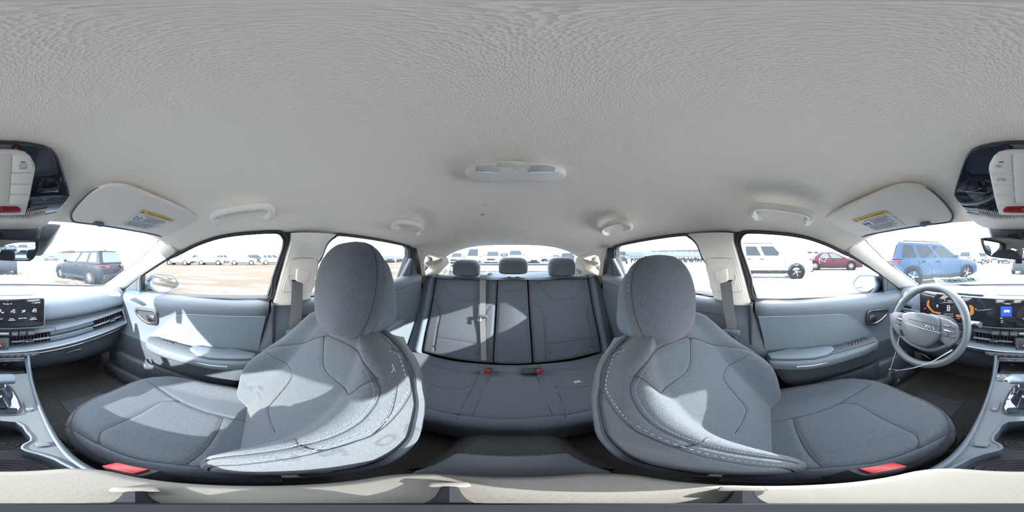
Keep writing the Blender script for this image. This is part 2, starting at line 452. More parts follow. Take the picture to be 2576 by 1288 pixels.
for s in (1, -1):
    side, who = SIDE[s]
    # body side: dark seal sheet with the window openings, and the wall below the belt
    m = Mesh().sheet(outer_yz, [yz(FD_PIX), yz(RD_PIX), yz(QG_PIX)], lambda y, z: S3(y, z, -.012), thick=V(.035, 0, .01)).mirror(s)
    m.box((.815 * s, -.4, -.60), (.02, 2.8, .62))
    tag(build('wall_' + side, m, MT['rubber'], flat=True), 'dark body side with rubber window seals on the %s side' % who, kind='structure')
    # seal beads round the openings
    for pix, nm in ((FD_PIX, 'front'), (RD_PIX, 'rear')):
        loop = spline([S(*p, .0) for p in pix], 4, closed=True)
        m = Mesh().tube(loop, .0055, n=6, closed=True)
        big = [p + V(-.012, 0, 0) for p in loop]
        c = sum(loop, V(0, 0, 0)) / len(loop)
        m.tube([c + (p - c) * 1.035 + V(-.008, 0, 0) for p in loop], .0045, n=6, closed=True).mirror(s)
        tag(build(next_trim(), m, MT['rubber']), 'black rubber seal round the %s door glass, %s side' % (nm, who), kind='structure')
    # panes
    for key, pix, mt, lab in (('f', FD_PIX, 'glass' if s > 0 else 'dusty', 'front door'), ('r', RD_PIX, 'glass', 'rear door'), ('q', QG_PIX, 'glass', 'small rear quarter')):
        y_z = yz(pix); cy = sum(p[0] for p in y_z) / len(y_z); cz = sum(p[1] for p in y_z) / len(y_z)
        m = Mesh().sheet([(cy + (a - cy) * 1.03, cz + (b - cz) * 1.05) for a, b in y_z], [], lambda y, z: S3(y, z, -.022)).mirror(s)
        w = tag(build('window_%d' % win_no[(key, s)], m, MT[mt], flat=True), '%s window glass on the %s side' % (lab, who), kind='structure')
        if key == 'f': FRONT_PANE = w
        if key == 'f' and s < 0: DRIVER_PANE = w
    # A pillar
    A = [P(413, 593, x=.615), P(388, 617, x=.628), P(350, 655, x=.65), P(305, 690, x=.67), P(262, 719, x=.69)]
    B = [S(446, 633, .012), S(411, 655, .012), S(380, 676, .012), S(352, 696, .014), S(305, 732, .018)]
    m = ribbon(A, B, .02, back=V(.03, .01, .015)).mirror(s)
    pil = tag(build(next_trim(), m, MT['pillar']), 'pale grey front roof pillar trim on the %s side' % who, kind='structure')
    m = Mesh().tube([A[0] + V(.004, .004, 0), A[1], A[2], A[3], A[4] + V(0, .01, -.01)], .004, n=6).mirror(s)
    build('edge_seal', m, MT['rubber'], pil)
    m = Mesh().tube(resample(spline([P(412, 594, x=.60), P(420, 612, x=.625), P(432, 626, x=.645), S(444, 636, .02)], 4), 12), .0014, n=5).mirror(s)
    build('joint_line', m, MT['seam'], pil)
    # B pillar upper and lower
    F = [S(733, 586, .015), S(733, 611, .03), S(728, 630, .035), S(713, 683, .035), S(688, 768, .03)]
    R = [S(846, 590, .015), S(824, 611, .03), S(811, 643, .035), S(796, 676, .035), S(778, 764, .03)]
    m = ribbon(F, R, .012, back=V(.05, 0, .01)).mirror(s)
    pil = tag(build(next_trim(), m, MT['pillar']), 'pale grey centre roof pillar trim beside the %s seat' % who, kind='structure')
    m = ribbon([p + V(-.004, 0, 0) for p in (S(736, 652, .047), S(726, 680, .047), S(712, 728, .047), S(714, 734, .047))],
               [p + V(-.004, 0, 0) for p in (S(800, 650, .047), S(797, 680, .047), S(786, 728, .047), S(783, 734, .047))], .006, n=20, across=9, back=V(.012, 0, 0)).mirror(s)
    cvp = build('belt_cover_plate', m, MT['pillar'], pil)
    lp_ = spline([S(a, b, .0525) for a, b in ((738, 651), (770, 649), (797, 652), (800, 664), (795, 700), (786, 728), (778, 734), (720, 735), (710, 730), (713, 716), (724, 684), (731, 660))], 4, closed=True)
    build('plate_joint', Mesh().tube(lp_, .0011, n=5, closed=True).mirror(s), MT['joint'], cvp)
    e = S(775, 615, .052); e.x *= s
    ex = V(0, -1 if s > 0 else 1, 0); lettering('AIRBAG', .010, e, ex, V(0, 0, 1), MT['pillar'], pil)
    F2 = [S(688, 768, .028), P(676, 800, x=.725), P(660, 850, x=.715), P(640, 905, x=.70), P(618, 985, x=.68)]
    R2 = [S(778, 764, .028), P(776, 800, x=.725), P(776, 850, x=.715), P(770, 905, x=.70), P(770, 985, x=.68)]
    m = ribbon(F2, R2, .012, back=V(.05, 0, 0)).mirror(s)
    lowp = tag(build(next_trim(), m, MT['door']), 'slate grey lower centre pillar trim behind the %s belt' % who, kind='structure')
    # C pillar with its deep window recess
    hole = [(1070, 694), (1066, 660), (1071, 645), (1082, 640), (1112, 651), (1114, 656), (1100, 680)]
    outl = [(1048, 624), (1090, 634), (1126, 648), (1131, 662), (1128, 700), (1100, 735), (1066, 735), (1062, 705), (1057, 660)]
    nn = C_N if C_N.x > 0 else -C_N
    m = Mesh().sheet(outl, [hole], lambda a, b: CP(a, b), thick=nn * .02)
    hp = resample([CP(*p) for p in hole], 42, True); qp = resample([S(*p, -.012) for p in QG_PIX[0:1] + QG_PIX[1:]], 42, True)
    m.grid([hp, [a.lerp(b, .5) for a, b in zip(hp, qp)], qp], close_u=True)
    m.mirror(s)
    pc = tag(build(next_trim(), m, MT['pillar'], angle=30), 'pale grey rear roof pillar trim with window recess, %s side' % who, kind='structure')
    m = Mesh()
    for k in range(3):
        m.tube([CP(1112 + 2 * k, 684 + 3 * k) + V(-.003, 0, 0), CP(1124 + k, 676 + 3 * k) + V(-.003, 0, 0)], .002, n=5)
    build('vent_slit', m.mirror(s), MT['black'], pc)

# ---- windshield and rear glass
def ws_top(u): a = abs(u); return V(.62 * u, .515 - .115 * a * a, .112 - .016 * a ** 4)
def ws_bot(u): a = abs(u); return V(.715 * u, 1.235 - .30 * a * a, -.228 + .0 * a)
rows = []
for j in range(13):
    t = -.03 + 1.06 * j / 12
    rows.append([ws_top(u).lerp(ws_bot(u), t) + V(0, .02, .045) * (math.sin(math.pi * min(1, max(0, t))) * (1 - u * u) * .8) for u in [-1 + 2 * i / 24 for i in range(25)]])
window_1 = tag(build('window_1', Mesh().grid(rows), MT['windshield'], fix=False), 'wide raked windshield above the dashboard', kind='structure')
m = Mesh().tube([ws_bot(u) + V(0, -.01, .012) for u in [-1 + 2 * i / 24 for i in range(25)]], .007, n=6)
tag(build(next_trim(), m, MT['black']), 'black seal along the foot of the windshield', kind='structure')

def rg_top(u): a = abs(u); return V(.50 * u, -1.155 - .045 * a * a, .085 - .075 * a ** 5)
def rg_bot(u): a = abs(u); return V(.66 * u, -1.78 + .12 * a * a, -.150)
rows = []
for j in range(9):
    t = -.03 + 1.06 * j / 8
    rows.append([rg_top(u).lerp(rg_bot(u), t) + V(0, -.02, .03) * math.sin(math.pi * min(1, max(0, t))) for u in [-1 + 2 * i / 20 for i in range(21)]])
window_2 = tag(build('window_2', Mesh().grid(rows), MT['glass'], fix=False), 'rear window glass behind the three headrests', kind='structure')
for s in (1, -1):   # inner rear-window side trims
    A = [rg_top(1).lerp(rg_bot(1), t) + V(-.015, 0, -.012) for t in (0, .25, .5, .75, 1)]
    B = [p + V(.16, .10, -.05) for p in A]
    tag(build(next_trim(), ribbon(A, B, .005, back=V(.02, 0, .02)).mirror(s), MT['pillar']), 'pale trim strip beside the rear window, %s side' % SIDE[s][1], kind='structure')

# ---- parcel shelf, boot lid, bonnet
m = Mesh().grid([[V(.68 * u, y, -.163) for u in np.linspace(-1, 1, 9)] for y in (-1.10, -1.3, -1.5, -1.70)])
m.grid([[V(.68 * u, -1.70 - .12 * (1 - u * u), z) for u in np.linspace(-1, 1, 17)] for z in (-.163, -.35)])
shelf = tag(build(next_trim(), m, MT['shelf']), 'dark parcel shelf behind the rear headrests', kind='structure')
m = Mesh().grid([[V(.72 * u, y - .06 * (1 - u * u), z) for u in np.linspace(-1, 1, 17)] for y, z in ((-1.72, -.165), (-1.85, -.155), (-2.02, -.138), (-2.12, -.125))])
deck = thing('boot_lid', (0, -1.95, -.30), 'pale boot lid with dark lip seen through the rear window', 'boot lid')
PAINT = material('steel_blue_paint', (.045, .075, .12), .4, spec=.2)
build('lid_panel', m, PAINT, deck)
m = Mesh().tube([V(.72 * u, -2.13 - .06 * (1 - u * u), -.112) for u in np.linspace(-1, 1, 17)], .014, n=8)
build('rear_lip', m, MT['black'], deck)
hood = thing('bonnet', (0, 1.7, -.45), 'bright bonnet edge beyond the foot of the windshield', 'bonnet')
m = Mesh().grid([[V(.74 * u, y - .28 * u * u, z - .05 * u * u) for u in np.linspace(-1, 1, 17)] for y, z in ((1.28, -.235), (1.40, -.222), (1.6, -.235), (1.9, -.28), (2.2, -.36))])
build('bonnet_panel', m, PAINT, hood)
m = Mesh().grid([[V(.74 * u, y - .28 * u * u, z) for u in np.linspace(-1, 1, 17)] for y, z in ((1.20, -.25), (1.29, -.24))])
build('cowl_grille', m, MT['black'], hood)

# ---- floor, tunnel, firewall
m = Mesh().grid([[V(x, y, z) for x in (-.82, -.4, 0, .4, .82)] for y, z in ((-1.25, -.90), (-.4, -.93), (.5, -.93), (.92, -.90), (1.12, -.70), (1.20, -.30))])
m.grid([[V(x, y, z) for x in (-.82, .82)] for y, z in ((-1.25, -.90), (-1.30, -.3), (-1.32, -.165))])
floor = tag(build('floor', m, MT['carpet']), 'charcoal carpet floor of the cabin with a raised tunnel', kind='structure')
m = Mesh()
for sx in (1,):
    prof = [(-.15, -.93), (-.11, -.80), (-.07, -.77), (.07, -.77), (.11, -.80), (.15, -.93)]
    m.grid([[V(x, y, z) for x, z in prof] for y in (-.85, -.2)])
build('tunnel', m, MT['carpet'], floor)
for s in (1, -1):
    m = Mesh().box((.70 * s, .1, -.845), (.16, 1.5, .10), .02)
    tag(build(next_trim(), m, MT['sill']), 'dark plastic door sill plate on the %s side' % SIDE[s][1], kind='structure')
    fm = thing('floor_mat', (.37 * s, .62, -.925), 'black carpet floor mat in the %s footwell' % SIDE[s][1], 'floor mat')
    build('mat_sheet', Mesh().box((.37 * s, .62, -.918), (.42, .55, .012), .005), MT['carpet'], fm)
    build('heel_pad', Mesh().box((.37 * s, .58, -.910), (.22, .2, .006), .002), MT['mat_rib'], fm)

# ---- rear floor mat between the front seats' backs
# ================================================================ doors
def front_door(s, n):
    side, who = SIDE[s]
    d = thing('door_%d' % n, (.70 * s, .35, -.86), 'front %s door trim with armrest, handle and map pocket' % who, None, None, 'structure')
    def bld(name, m, mt, par=d, **k): return build(name, m.mirror(s), MT[mt] if isinstance(mt, str) else mt, par, **k)
    zs = [-.213, -.216, -.222, -.232, -.246, -.262, -.285, -.31, -.36, -.42, -.46, -.49, -.52, -.56, -.62, -.70, -.78, -.86]
    xs = [.785, .768, .742, .722, .710, .706, .708, .712, .714, .714, .712, .706, .698, .690, .688, .686, .684, .68]
    rows = []
    for z, x in zip(zs, xs):
        yr = interp(z, [-.86, -.7, -.54, -.4, -.3, -.213], [.16, .07, .005, -.03, -.052, -.062])
        r = []
        for i in range(30):
            y = lerp(yr, .86, i / 29)
            dz = -.015 * smooth(.2, .7, y) * (1 if z > -.3 else max(0, (z + .6) / .3))
            edge = .02 * (1 - smooth(0, .03, y - yr))
            r.append(V(x + edge, y, z + dz))
        rows.append(r)
    bld('door_panel', Mesh().grid(rows[:13]), 'door', fix=False, angle=50)
    bld('lower_panel', Mesh().grid(rows[12:]), 'sill', fix=False, angle=50)
    # insert field with its raised seam
    top = [(668, 797), (620, 796), (560, 795), (500, 792), (465, 791), (448, 794), (432, 801), (416, 812), (398, 827), (374, 845)]
    bot = [(400, 862), (450, 876), (500, 885), (560, 893), (646, 905), (656, 850)]
    def dp(p, x=.705): return P(p[0], p[1], x=x)
    o2 = [(dp(p).y, dp(p).z) for p in top + bot]
    bld('insert_panel', Mesh().sheet(o2, [], lambda y, z: V(.704, y, z), thick=V(.012, 0, 0)), 'door_insert', flat=True)
    bld('insert_seam', Mesh().tube(spline([dp(p, .7035) for p in top], 4), .0013, n=5), 'silver')
    # armrest: base, switch plate, pad
    A = [(366, 857), (374, 845), (392, 846), (492, 874), (500, 874), (566, 882), (582, 878), (650, 895), (640, 912), (572, 915), (525, 911), (491, 904), (440, 891), (397, 877), (370, 864)]
    def ap(p, z=-.462): return P(p[0], p[1], z=z)
    pts = [ap(p) for p in A]; pts = [V(min(p.x, .72), p.y, p.z) for p in pts]
    bld('armrest', Mesh().prism(pts, (0, 0, -.045), .012, 3), 'door')
    sw = [(371, 855), (377, 848), (394, 848), (490, 876), (488, 893), (440, 880), (399, 868), (374, 860)]
    plate = bld('switch_plate', Mesh().prism([ap(p, -.461) for p in sw], (0, 0, .004), .0015), 'dash_dark')
    btn = ((410, 857), (417, 859), (424, 861), (431, 863)) if s > 0 else ((398, 852), (405, 854), (413, 857), (421, 860), (429, 862), (437, 866))
    for k, b in enumerate(btn):
        c = ap(b, -.4555)
        bld('switch', Mesh().box(c, (.020, .016, .010), .003), 'black', plate)
    mk = Mesh()
    for b in btn: mk.box(ap((b[0] + 1, b[1] + 2), -.4498), (.004, .004, .0008))
    bld('switch_mark', mk, 'white', plate, flat=True)
    pad = [(476, 882), (484, 876), (500, 875), (532, 879), (566, 883), (582, 879), (648, 894), (638, 906), (600, 907), (525, 904), (492, 896)]
    pp = [ap(p, -.462) for p in pad]; pp = [V(min(p.x, .715), p.y, p.z) for p in pp]
    bld('armrest_pad', Mesh().prism(pp, (0, 0, .016), .010, 3), 'door_insert')
    strip = [ap(p, -.480) for p in ((367, 862), (378, 872), (397, 881), (440, 896), (491, 910), (525, 918), (572, 922))]
    bld('silver_strip', Mesh().tube(spline(strip, 5), .0045, n=8), 'silver')
    # shelf body under the strip, flowing back to the door
    up = [p + V(.004, 0, -.006) for p in strip]; lowc = []
    for k, p in enumerate(strip): lowc.append(V(lerp(p.x, .70, .55), p.y, -.560 + .0 * k))
    rows = []
    upR = resample(spline(up, 4), 24); lwR = resample(spline(lowc, 4), 24)
    for a, b in zip(upR, lwR):
        rows.append([a, a + V(.010, 0, -.018), a.lerp(b, .45) + V(-.006, 0, 0), b, V(.70, b.y, b.z - .03)])
    bld('armrest_underside', Mesh().grid(rows), 'door')
    # inner release: dark cup, chrome bezel, lever
    bz = [(342, 783), (346, 778), (386, 783), (392, 788), (393, 811), (388, 816), (372, 814), (357, 804), (344, 790)]
    loop = [dp(p, .700) for p in bz]
    hd = bld('release_handle', Mesh().tube(resample(loop, 40, True), .0045, n=8, closed=True, ry=.006), 'chrome')
    bld('handle_cup', Mesh().prism([dp(p, .703) for p in bz], (.006, 0, 0), 0), 'black', hd, flat=True)
    lev = [(366, 792), (386, 795), (388, 810), (372, 809)]
    bld('lever', Mesh().prism([dp(p, .692) for p in lev], (.012, 0, 0), .004), 'chrome', hd)
    fr = [(338, 783), (343, 774), (388, 779), (396, 787), (396, 813), (390, 819)]
    bld('handle_surround', Mesh().tube(spline([dp(p, .7045) for p in fr], 3), .0012, n=5), 'seam')
    # map pocket
    lip = [P(px, py, x=.645) for px, py in ((366, 905), (374, 916), (400, 927), (440, 941), (480, 954), (515, 966), (545, 980))]
    lipS = resample(spline(lip, 5), 26)
    rows = [[p + V(.02, 0, -.002), p, p + V(-.004, 0, -.012), p + V(.004, 0, -.10), p + V(.02, 0, -.2)] for p in lipS]
    bld('map_pocket', Mesh().grid(rows), 'sill')
    bld('pocket_lip', Mesh().tube(lipS, .005, n=8), 'sill')
    bld('speaker_panel', Mesh().box((.675, .64, -.74), (.05, .26, .16), .03, 3), 'sill')
    # mirror sail and pillar-side frame
    tri = [S(p[0], p[1], .012) for p in ((307, 733), (330, 714), (349, 699), (352, 735))]
    bld('mirror_sail', Mesh().prism(tri, (.02, 0, 0), .003), 'door')
    bar = [S(351, 697, .016), S(351, 737, .016)]
    bld('sail_bar', Mesh().tube(bar, .0065, n=8), 'door')
    # latch striker edge
    bld('door_edge', Mesh().box((.735, -.075, -.40), (.07, .012, .36), .004), 'black')
    return d

front_door(1, 1); front_door(-1, 2)

def rear_door(s, n):
    side, who = SIDE[s]
    d = thing('door_%d' % n, (.70 * s, -.68, -.86), 'rear %s door trim beside the rear bench' % who, None, None, 'structure')
    def bld(name, m, mt, par=d, **k): return build(name, m.mirror(s), MT[mt] if isinstance(mt, str) else mt, par, **k)
    def belt(y): return interp(y, [-1.0, -.9, -.6, -.3, -.15], [-.135, -.142, -.175, -.205, -.215])
    def rx(y): return interp(y, [-1.05, -.6, -.1], [-.045, -.015, 0])
    prof = [(0, .755), (-.004, .735), (-.014, .71), (-.03, .70), (-.06, .70), (-.10, .705), (-.22, .705), (-.30, .695), (-.45, .69), (-.65, .685)]
    rows = [[V(x + rx(y), y, belt(y) + dz) for y in np.linspace(-.17, -1.06, 26)] for dz, x in prof]
    bld('door_panel', Mesh().grid(rows), 'door', fix=False, angle=50)
    bld('insert_seam', Mesh().tube([V(.6995 + rx(y), y, belt(y) - .065) for y in np.linspace(-.2, -1.04, 14)], .0012, n=5), 'seam')
    tri = [S(p[0], p[1], .03) for p in ((1007, 708), (1036, 650), (1040, 652), (1056, 711), (1027, 719))]
    bld('corner_cover', Mesh().prism(tri, (.03, 0, 0), .006), 'door')
    tri = [S(p[0], p[1], .036) for p in ((1030, 715), (1040, 654), (1055, 711))]
    bld('corner_inset', Mesh().prism(tri, (.006, 0, 0), .002), 'dash_dark')
    bld('armrest', Mesh().prism([V(.70, -.33, -.44), V(.63, -.36, -.44), V(.615, -.6, -.43), V(.64, -.82, -.42), V(.69, -.86, -.42)], (0, 0, -.06), .015, 3), 'door_insert')
    c = [P(px, py, x=.68) for px, py in ((800, 808), (826, 800), (836, 806), (834, 816), (806, 826))]
    hd = bld('release_handle', Mesh().tube(resample(c, 24, True), .005, n=8, closed=True), 'chrome')
    bld('handle_cup', Mesh().prism([p + V(.003, 0, 0) for p in c], (.006, 0, 0), 0), 'black', hd, flat=True)
    return d
rear_door(1, 3); rear_door(-1, 4)
# ================================================================ upholstery
class Frame:
    def __init__(self, o, ex, eu, en=None):
        self.o = Vector(o); self.ex = Vector(ex).normalized(); self.eu = Vector(eu).normalized()
        self.en = Vector(en).normalized() if en is not None else None
    def at(self, x, t, h): return self.o + self.ex * x + self.eu * t + self.en * h
    def pix(self, px, py, h=0.0):
        """seat coordinates (x, t) of a spot seen on the cover"""
        p = P(px, py, plane=(self.o + self.en * h, self.en)) - self.o
        return (p.dot(self.ex), p.dot(self.eu))

def smooth2(poly, n=6):
    return [(p.x, p.y) for p in spline([Vector((a, b, 0)) for a, b in poly], n)]

def seg_dist(X, T, poly):
    best = np.full(X.shape, 9.0)
    for (ax, at), (bx, bt) in zip(poly, poly[1:]):
        dx, dt = bx - ax, bt - at; L = dx * dx + dt * dt + 1e-12
        k = np.clip(((X - ax) * dx + (T - at) * dt) / L, 0, 1)
        best = np.minimum(best, np.hypot(X - ax - k * dx, T - at - k * dt))
    return best

def pad(fr, xl, xr, T0, T1, re, bulge, seams=(), thick=.10, nx=84, nt=84, groove=.0045, sig=.006, back_scale=.95):
    """stuffed panel: rounded rim, bulge(x, s, t) outward, grooves along the seams.  Returns mesh and its surface function"""
    a = np.linspace(0, 1, nx); a = .55 * a + .45 * (.5 - .5 * np.cos(math.pi * a))
    b = np.linspace(0, 1, nt); b = .55 * b + .45 * (.5 - .5 * np.cos(math.pi * b))
    def height(x, t):
        L, R = xl(t), xr(t); s = 2 * (x - L) / max(1e-6, R - L) - 1
        h = bulge(x, s, t)
        for d in (x - L, R - x, t - T0, T1 - t):
            if d < re:
                k = 1 - max(0, d) / re; h -= re * (1 - math.sqrt(max(0, 1 - k * k)))
        return h
    X = np.zeros((nt, nx)); TT = np.zeros((nt, nx)); H = np.zeros((nt, nx))
    for j, bj in enumerate(b):
        t = T0 + (T1 - T0) * bj; L, R = xl(t), xr(t)
        for i, ai in enumerate(a):
            X[j, i] = L + (R - L) * ai; TT[j, i] = t; H[j, i] = height(X[j, i], t)
    for sm in seams:
        H -= groove * np.exp(-(seg_dist(X, TT, sm) / sig) ** 2)
    rows = [[fr.at(X[j, i], TT[j, i], H[j, i]) for i in range(nx)] for j in range(nt)]
    m = Mesh().grid(rows)
    idx = [i for i in range(nx)] + [j * nx + nx - 1 for j in range(1, nt)] + [(nt - 1) * nx + i for i in range(nx - 2, -1, -1)] + [j * nx for j in range(nt - 2, 0, -1)]
    cx = X.mean(); ct = TT.mean(); o = len(m.v); nb = len(idx)
    for lev, sc in ((-.5 * thick, 1.0), (-thick, back_scale)):
        for k in idx:
            j, i = divmod(k, nx)
            m.v.append(fr.at(cx + (X[j, i] - cx) * sc, ct + (TT[j, i] - ct) * sc, min(lev, H[j, i] - .004)))
    for k in range(nb):
        k2 = (k + 1) % nb
        m.f.append((idx[k], idx[k2], o + k2, o + k)); m.f.append((o + k, o + k2, o + nb + k2, o + nb + k))
    m.f.append(tuple(o + nb + k for k in range(nb)))
    def surf(x, t, up=0.0): return fr.at(x, t, height(x, t) + up)
    return m, surf

def seam_tubes(surf, seams, r=.0013, up=-.0038):
    m = Mesh()
    for sm in seams: m.tube([surf(x, t, up) for x, t in sm], r, n=5)
    return m

def stitches(surf, poly, dash=.006, gap=.005, r=.0008, up=.0002, shift=0.0):
    """row of separate thread stitches along a line of the cover"""
    m = Mesh(); pts = [Vector((a, b, 0)) for a, b in poly]
    L = sum((b - a).length for a, b in zip(pts, pts[1:])); n = max(2, int(L / .0025)); rs = resample(pts, n)
    step = max(1, int(dash / .0025)); skip = max(1, int(gap / .0025)); i = 0
    while i + step < n:
        tn = (rs[i + step] - rs[i]).normalized(); nr = Vector((-tn.y, tn.x, 0)) * shift
        a, b = rs[i] + nr, rs[i + step] + nr
        m.tube([surf(a.x, a.y, up - .0012), surf((a.x + b.x) / 2, (a.y + b.y) / 2, up), surf(b.x, b.y, up - .0012)], r, n=4)
        i += step + skip
    return m

# ---------------------------------------------------------------- front seats
def seat_frames(s):
    rec = math.radians(26.5 if s > 0 else 28.0)
    o = V(.37 * s, .012 if s > 0 else -.008, -.625 if s > 0 else -.632)
    bk = Frame(o, (s, 0, 0), (0, -math.sin(rec), math.cos(rec)), (0, math.cos(rec), math.sin(rec)))
    til = math.radians(5)
    cu = Frame(o + V(0, -.03, -.026), (s, 0, 0), (0, math.cos(til), math.sin(til)), (0, -math.sin(til), math.cos(til)))
    return bk, cu

bkD, cuD = seat_frames(-1)
def half_w(t): return interp(t, [-.06, .0, .12, .25, .36, .42, .46, .49, .51], [.205, .225, .245, .245, .225, .20, .175, .135, .085])
def bk_bulge(x, s, t):
    a = abs(s)
    bol = smooth(.52, .84, a) * (.070 * math.exp(-((t - .14) / .17) ** 2) + .018)
    return bol + .012 * math.cos(s * 1.2) * math.exp(-((t - .12) / .15) ** 2)
B_SEAMS_PIX = {
    'ring': [(1590, 856), (1565, 895), (1548, 950), (1543, 1000), (1556, 1050), (1590, 1100), (1650, 1138), (1740, 1165), (1850, 1182), (1960, 1190)],
    'arch_in': [(1743, 844), (1712, 856), (1680, 872), (1645, 898), (1620, 925), (1603, 960), (1599, 990), (1608, 1032), (1635, 1074), (1684, 1112), (1771, 1150), (1880, 1172)],
    'arch_out': [(1743, 844), (1775, 850), (1798, 860), (1830, 873), (1860, 892), (1905, 930)],
    'center': [(1754, 846), (1755, 880), (1755, 912), (1746, 935), (1720, 958), (1692, 980), (1673, 988), (1655, 983), (1632, 965), (1606, 946)],
    'lobe_out': [(1858, 900), (1842, 922), (1834, 942), (1840, 962), (1868, 1000), (1888, 1028), (1880, 1060), (1866, 1090)],
    'waist': [(1560, 1085), (1605, 1122), (1680, 1110), (1700, 1098), (1712, 1096)],
}
B_SEAMS = {k: smooth2([bkD.pix(a, b, .02) for a, b in v], 5) for k, v in B_SEAMS_PIX.items()}
for k in B_SEAMS: B_SEAMS[k] = [(max(-.236, min(.236, x)), max(-.03, min(.49, t))) for x, t in B_SEAMS[k]]
C_SEAMS_PIX = {
    'bolster_out': [(1921, 1060), (1996, 1050), (2050, 1038), (2112, 1014), (2150, 992), (2191, 968)],
    'rear_cross': [(1996, 1053), (2005, 1085), (2017, 1111), (2033, 1138), (2050, 1157), (2070, 1175)],
    'front_cross': [(2112, 1013), (2140, 1014), (2164, 1020), (2202, 1043), (2256, 1070), (2300, 1092), (2312, 1111), (2312, 1129)],
    'bolster_in': [(1993, 1183), (2072, 1178), (2130, 1174), (2188, 1168), (2250, 1153), (2311, 1130), (2379, 1095), (2422, 1057)],
}
C_SEAMS = {k: smooth2([cuD.pix(a, b, .0) for a, b in v], 5) for k, v in C_SEAMS_PIX.items()}
for k in C_SEAMS: C_SEAMS[k] = [(max(-.235, min(.235, x)), max(.02, min(.44, t))) for x, t in C_SEAMS[k]]

def headrest_mesh(c, tilt, sec, n=40, ex=(1, 0, 0)):
    """stack of rounded sections: (z, half width, front, back)"""
    rows = []; ct, st = math.cos(tilt), math.sin(tilt)
    for z, w, f, b in sec:
        r = []
        for k in range(n):
            a = 2 * math.pi * k / n; ca, sa = math.cos(a), math.sin(a)
            x = w * math.copysign(abs(ca) ** .62, ca); y = (f if sa > 0 else b) * abs(sa) ** .75 * (1 if sa > 0 else -1)
            r.append(Vector(c) + V(x, y * ct - z * st, z * ct + y * st))
        rows.append(r)
    m = Mesh().grid(rows, close_u=True)
    m.f.append(tuple(range(n))); m.f.append(tuple(len(m.v) - n + k for k in range(n)))
    return m, rows

def fine_sections(sec, n=6):
    vs = [Vector((a, b, c)) for a, b, c, d in sec]; ws = [Vector((a, d, 0)) for a, b, c, d in sec]
    return [(p.x, max(.002, p.y), max(.002, p.z), max(.002, q.y)) for p, q in zip(spline(vs, n), spline(ws, n))]

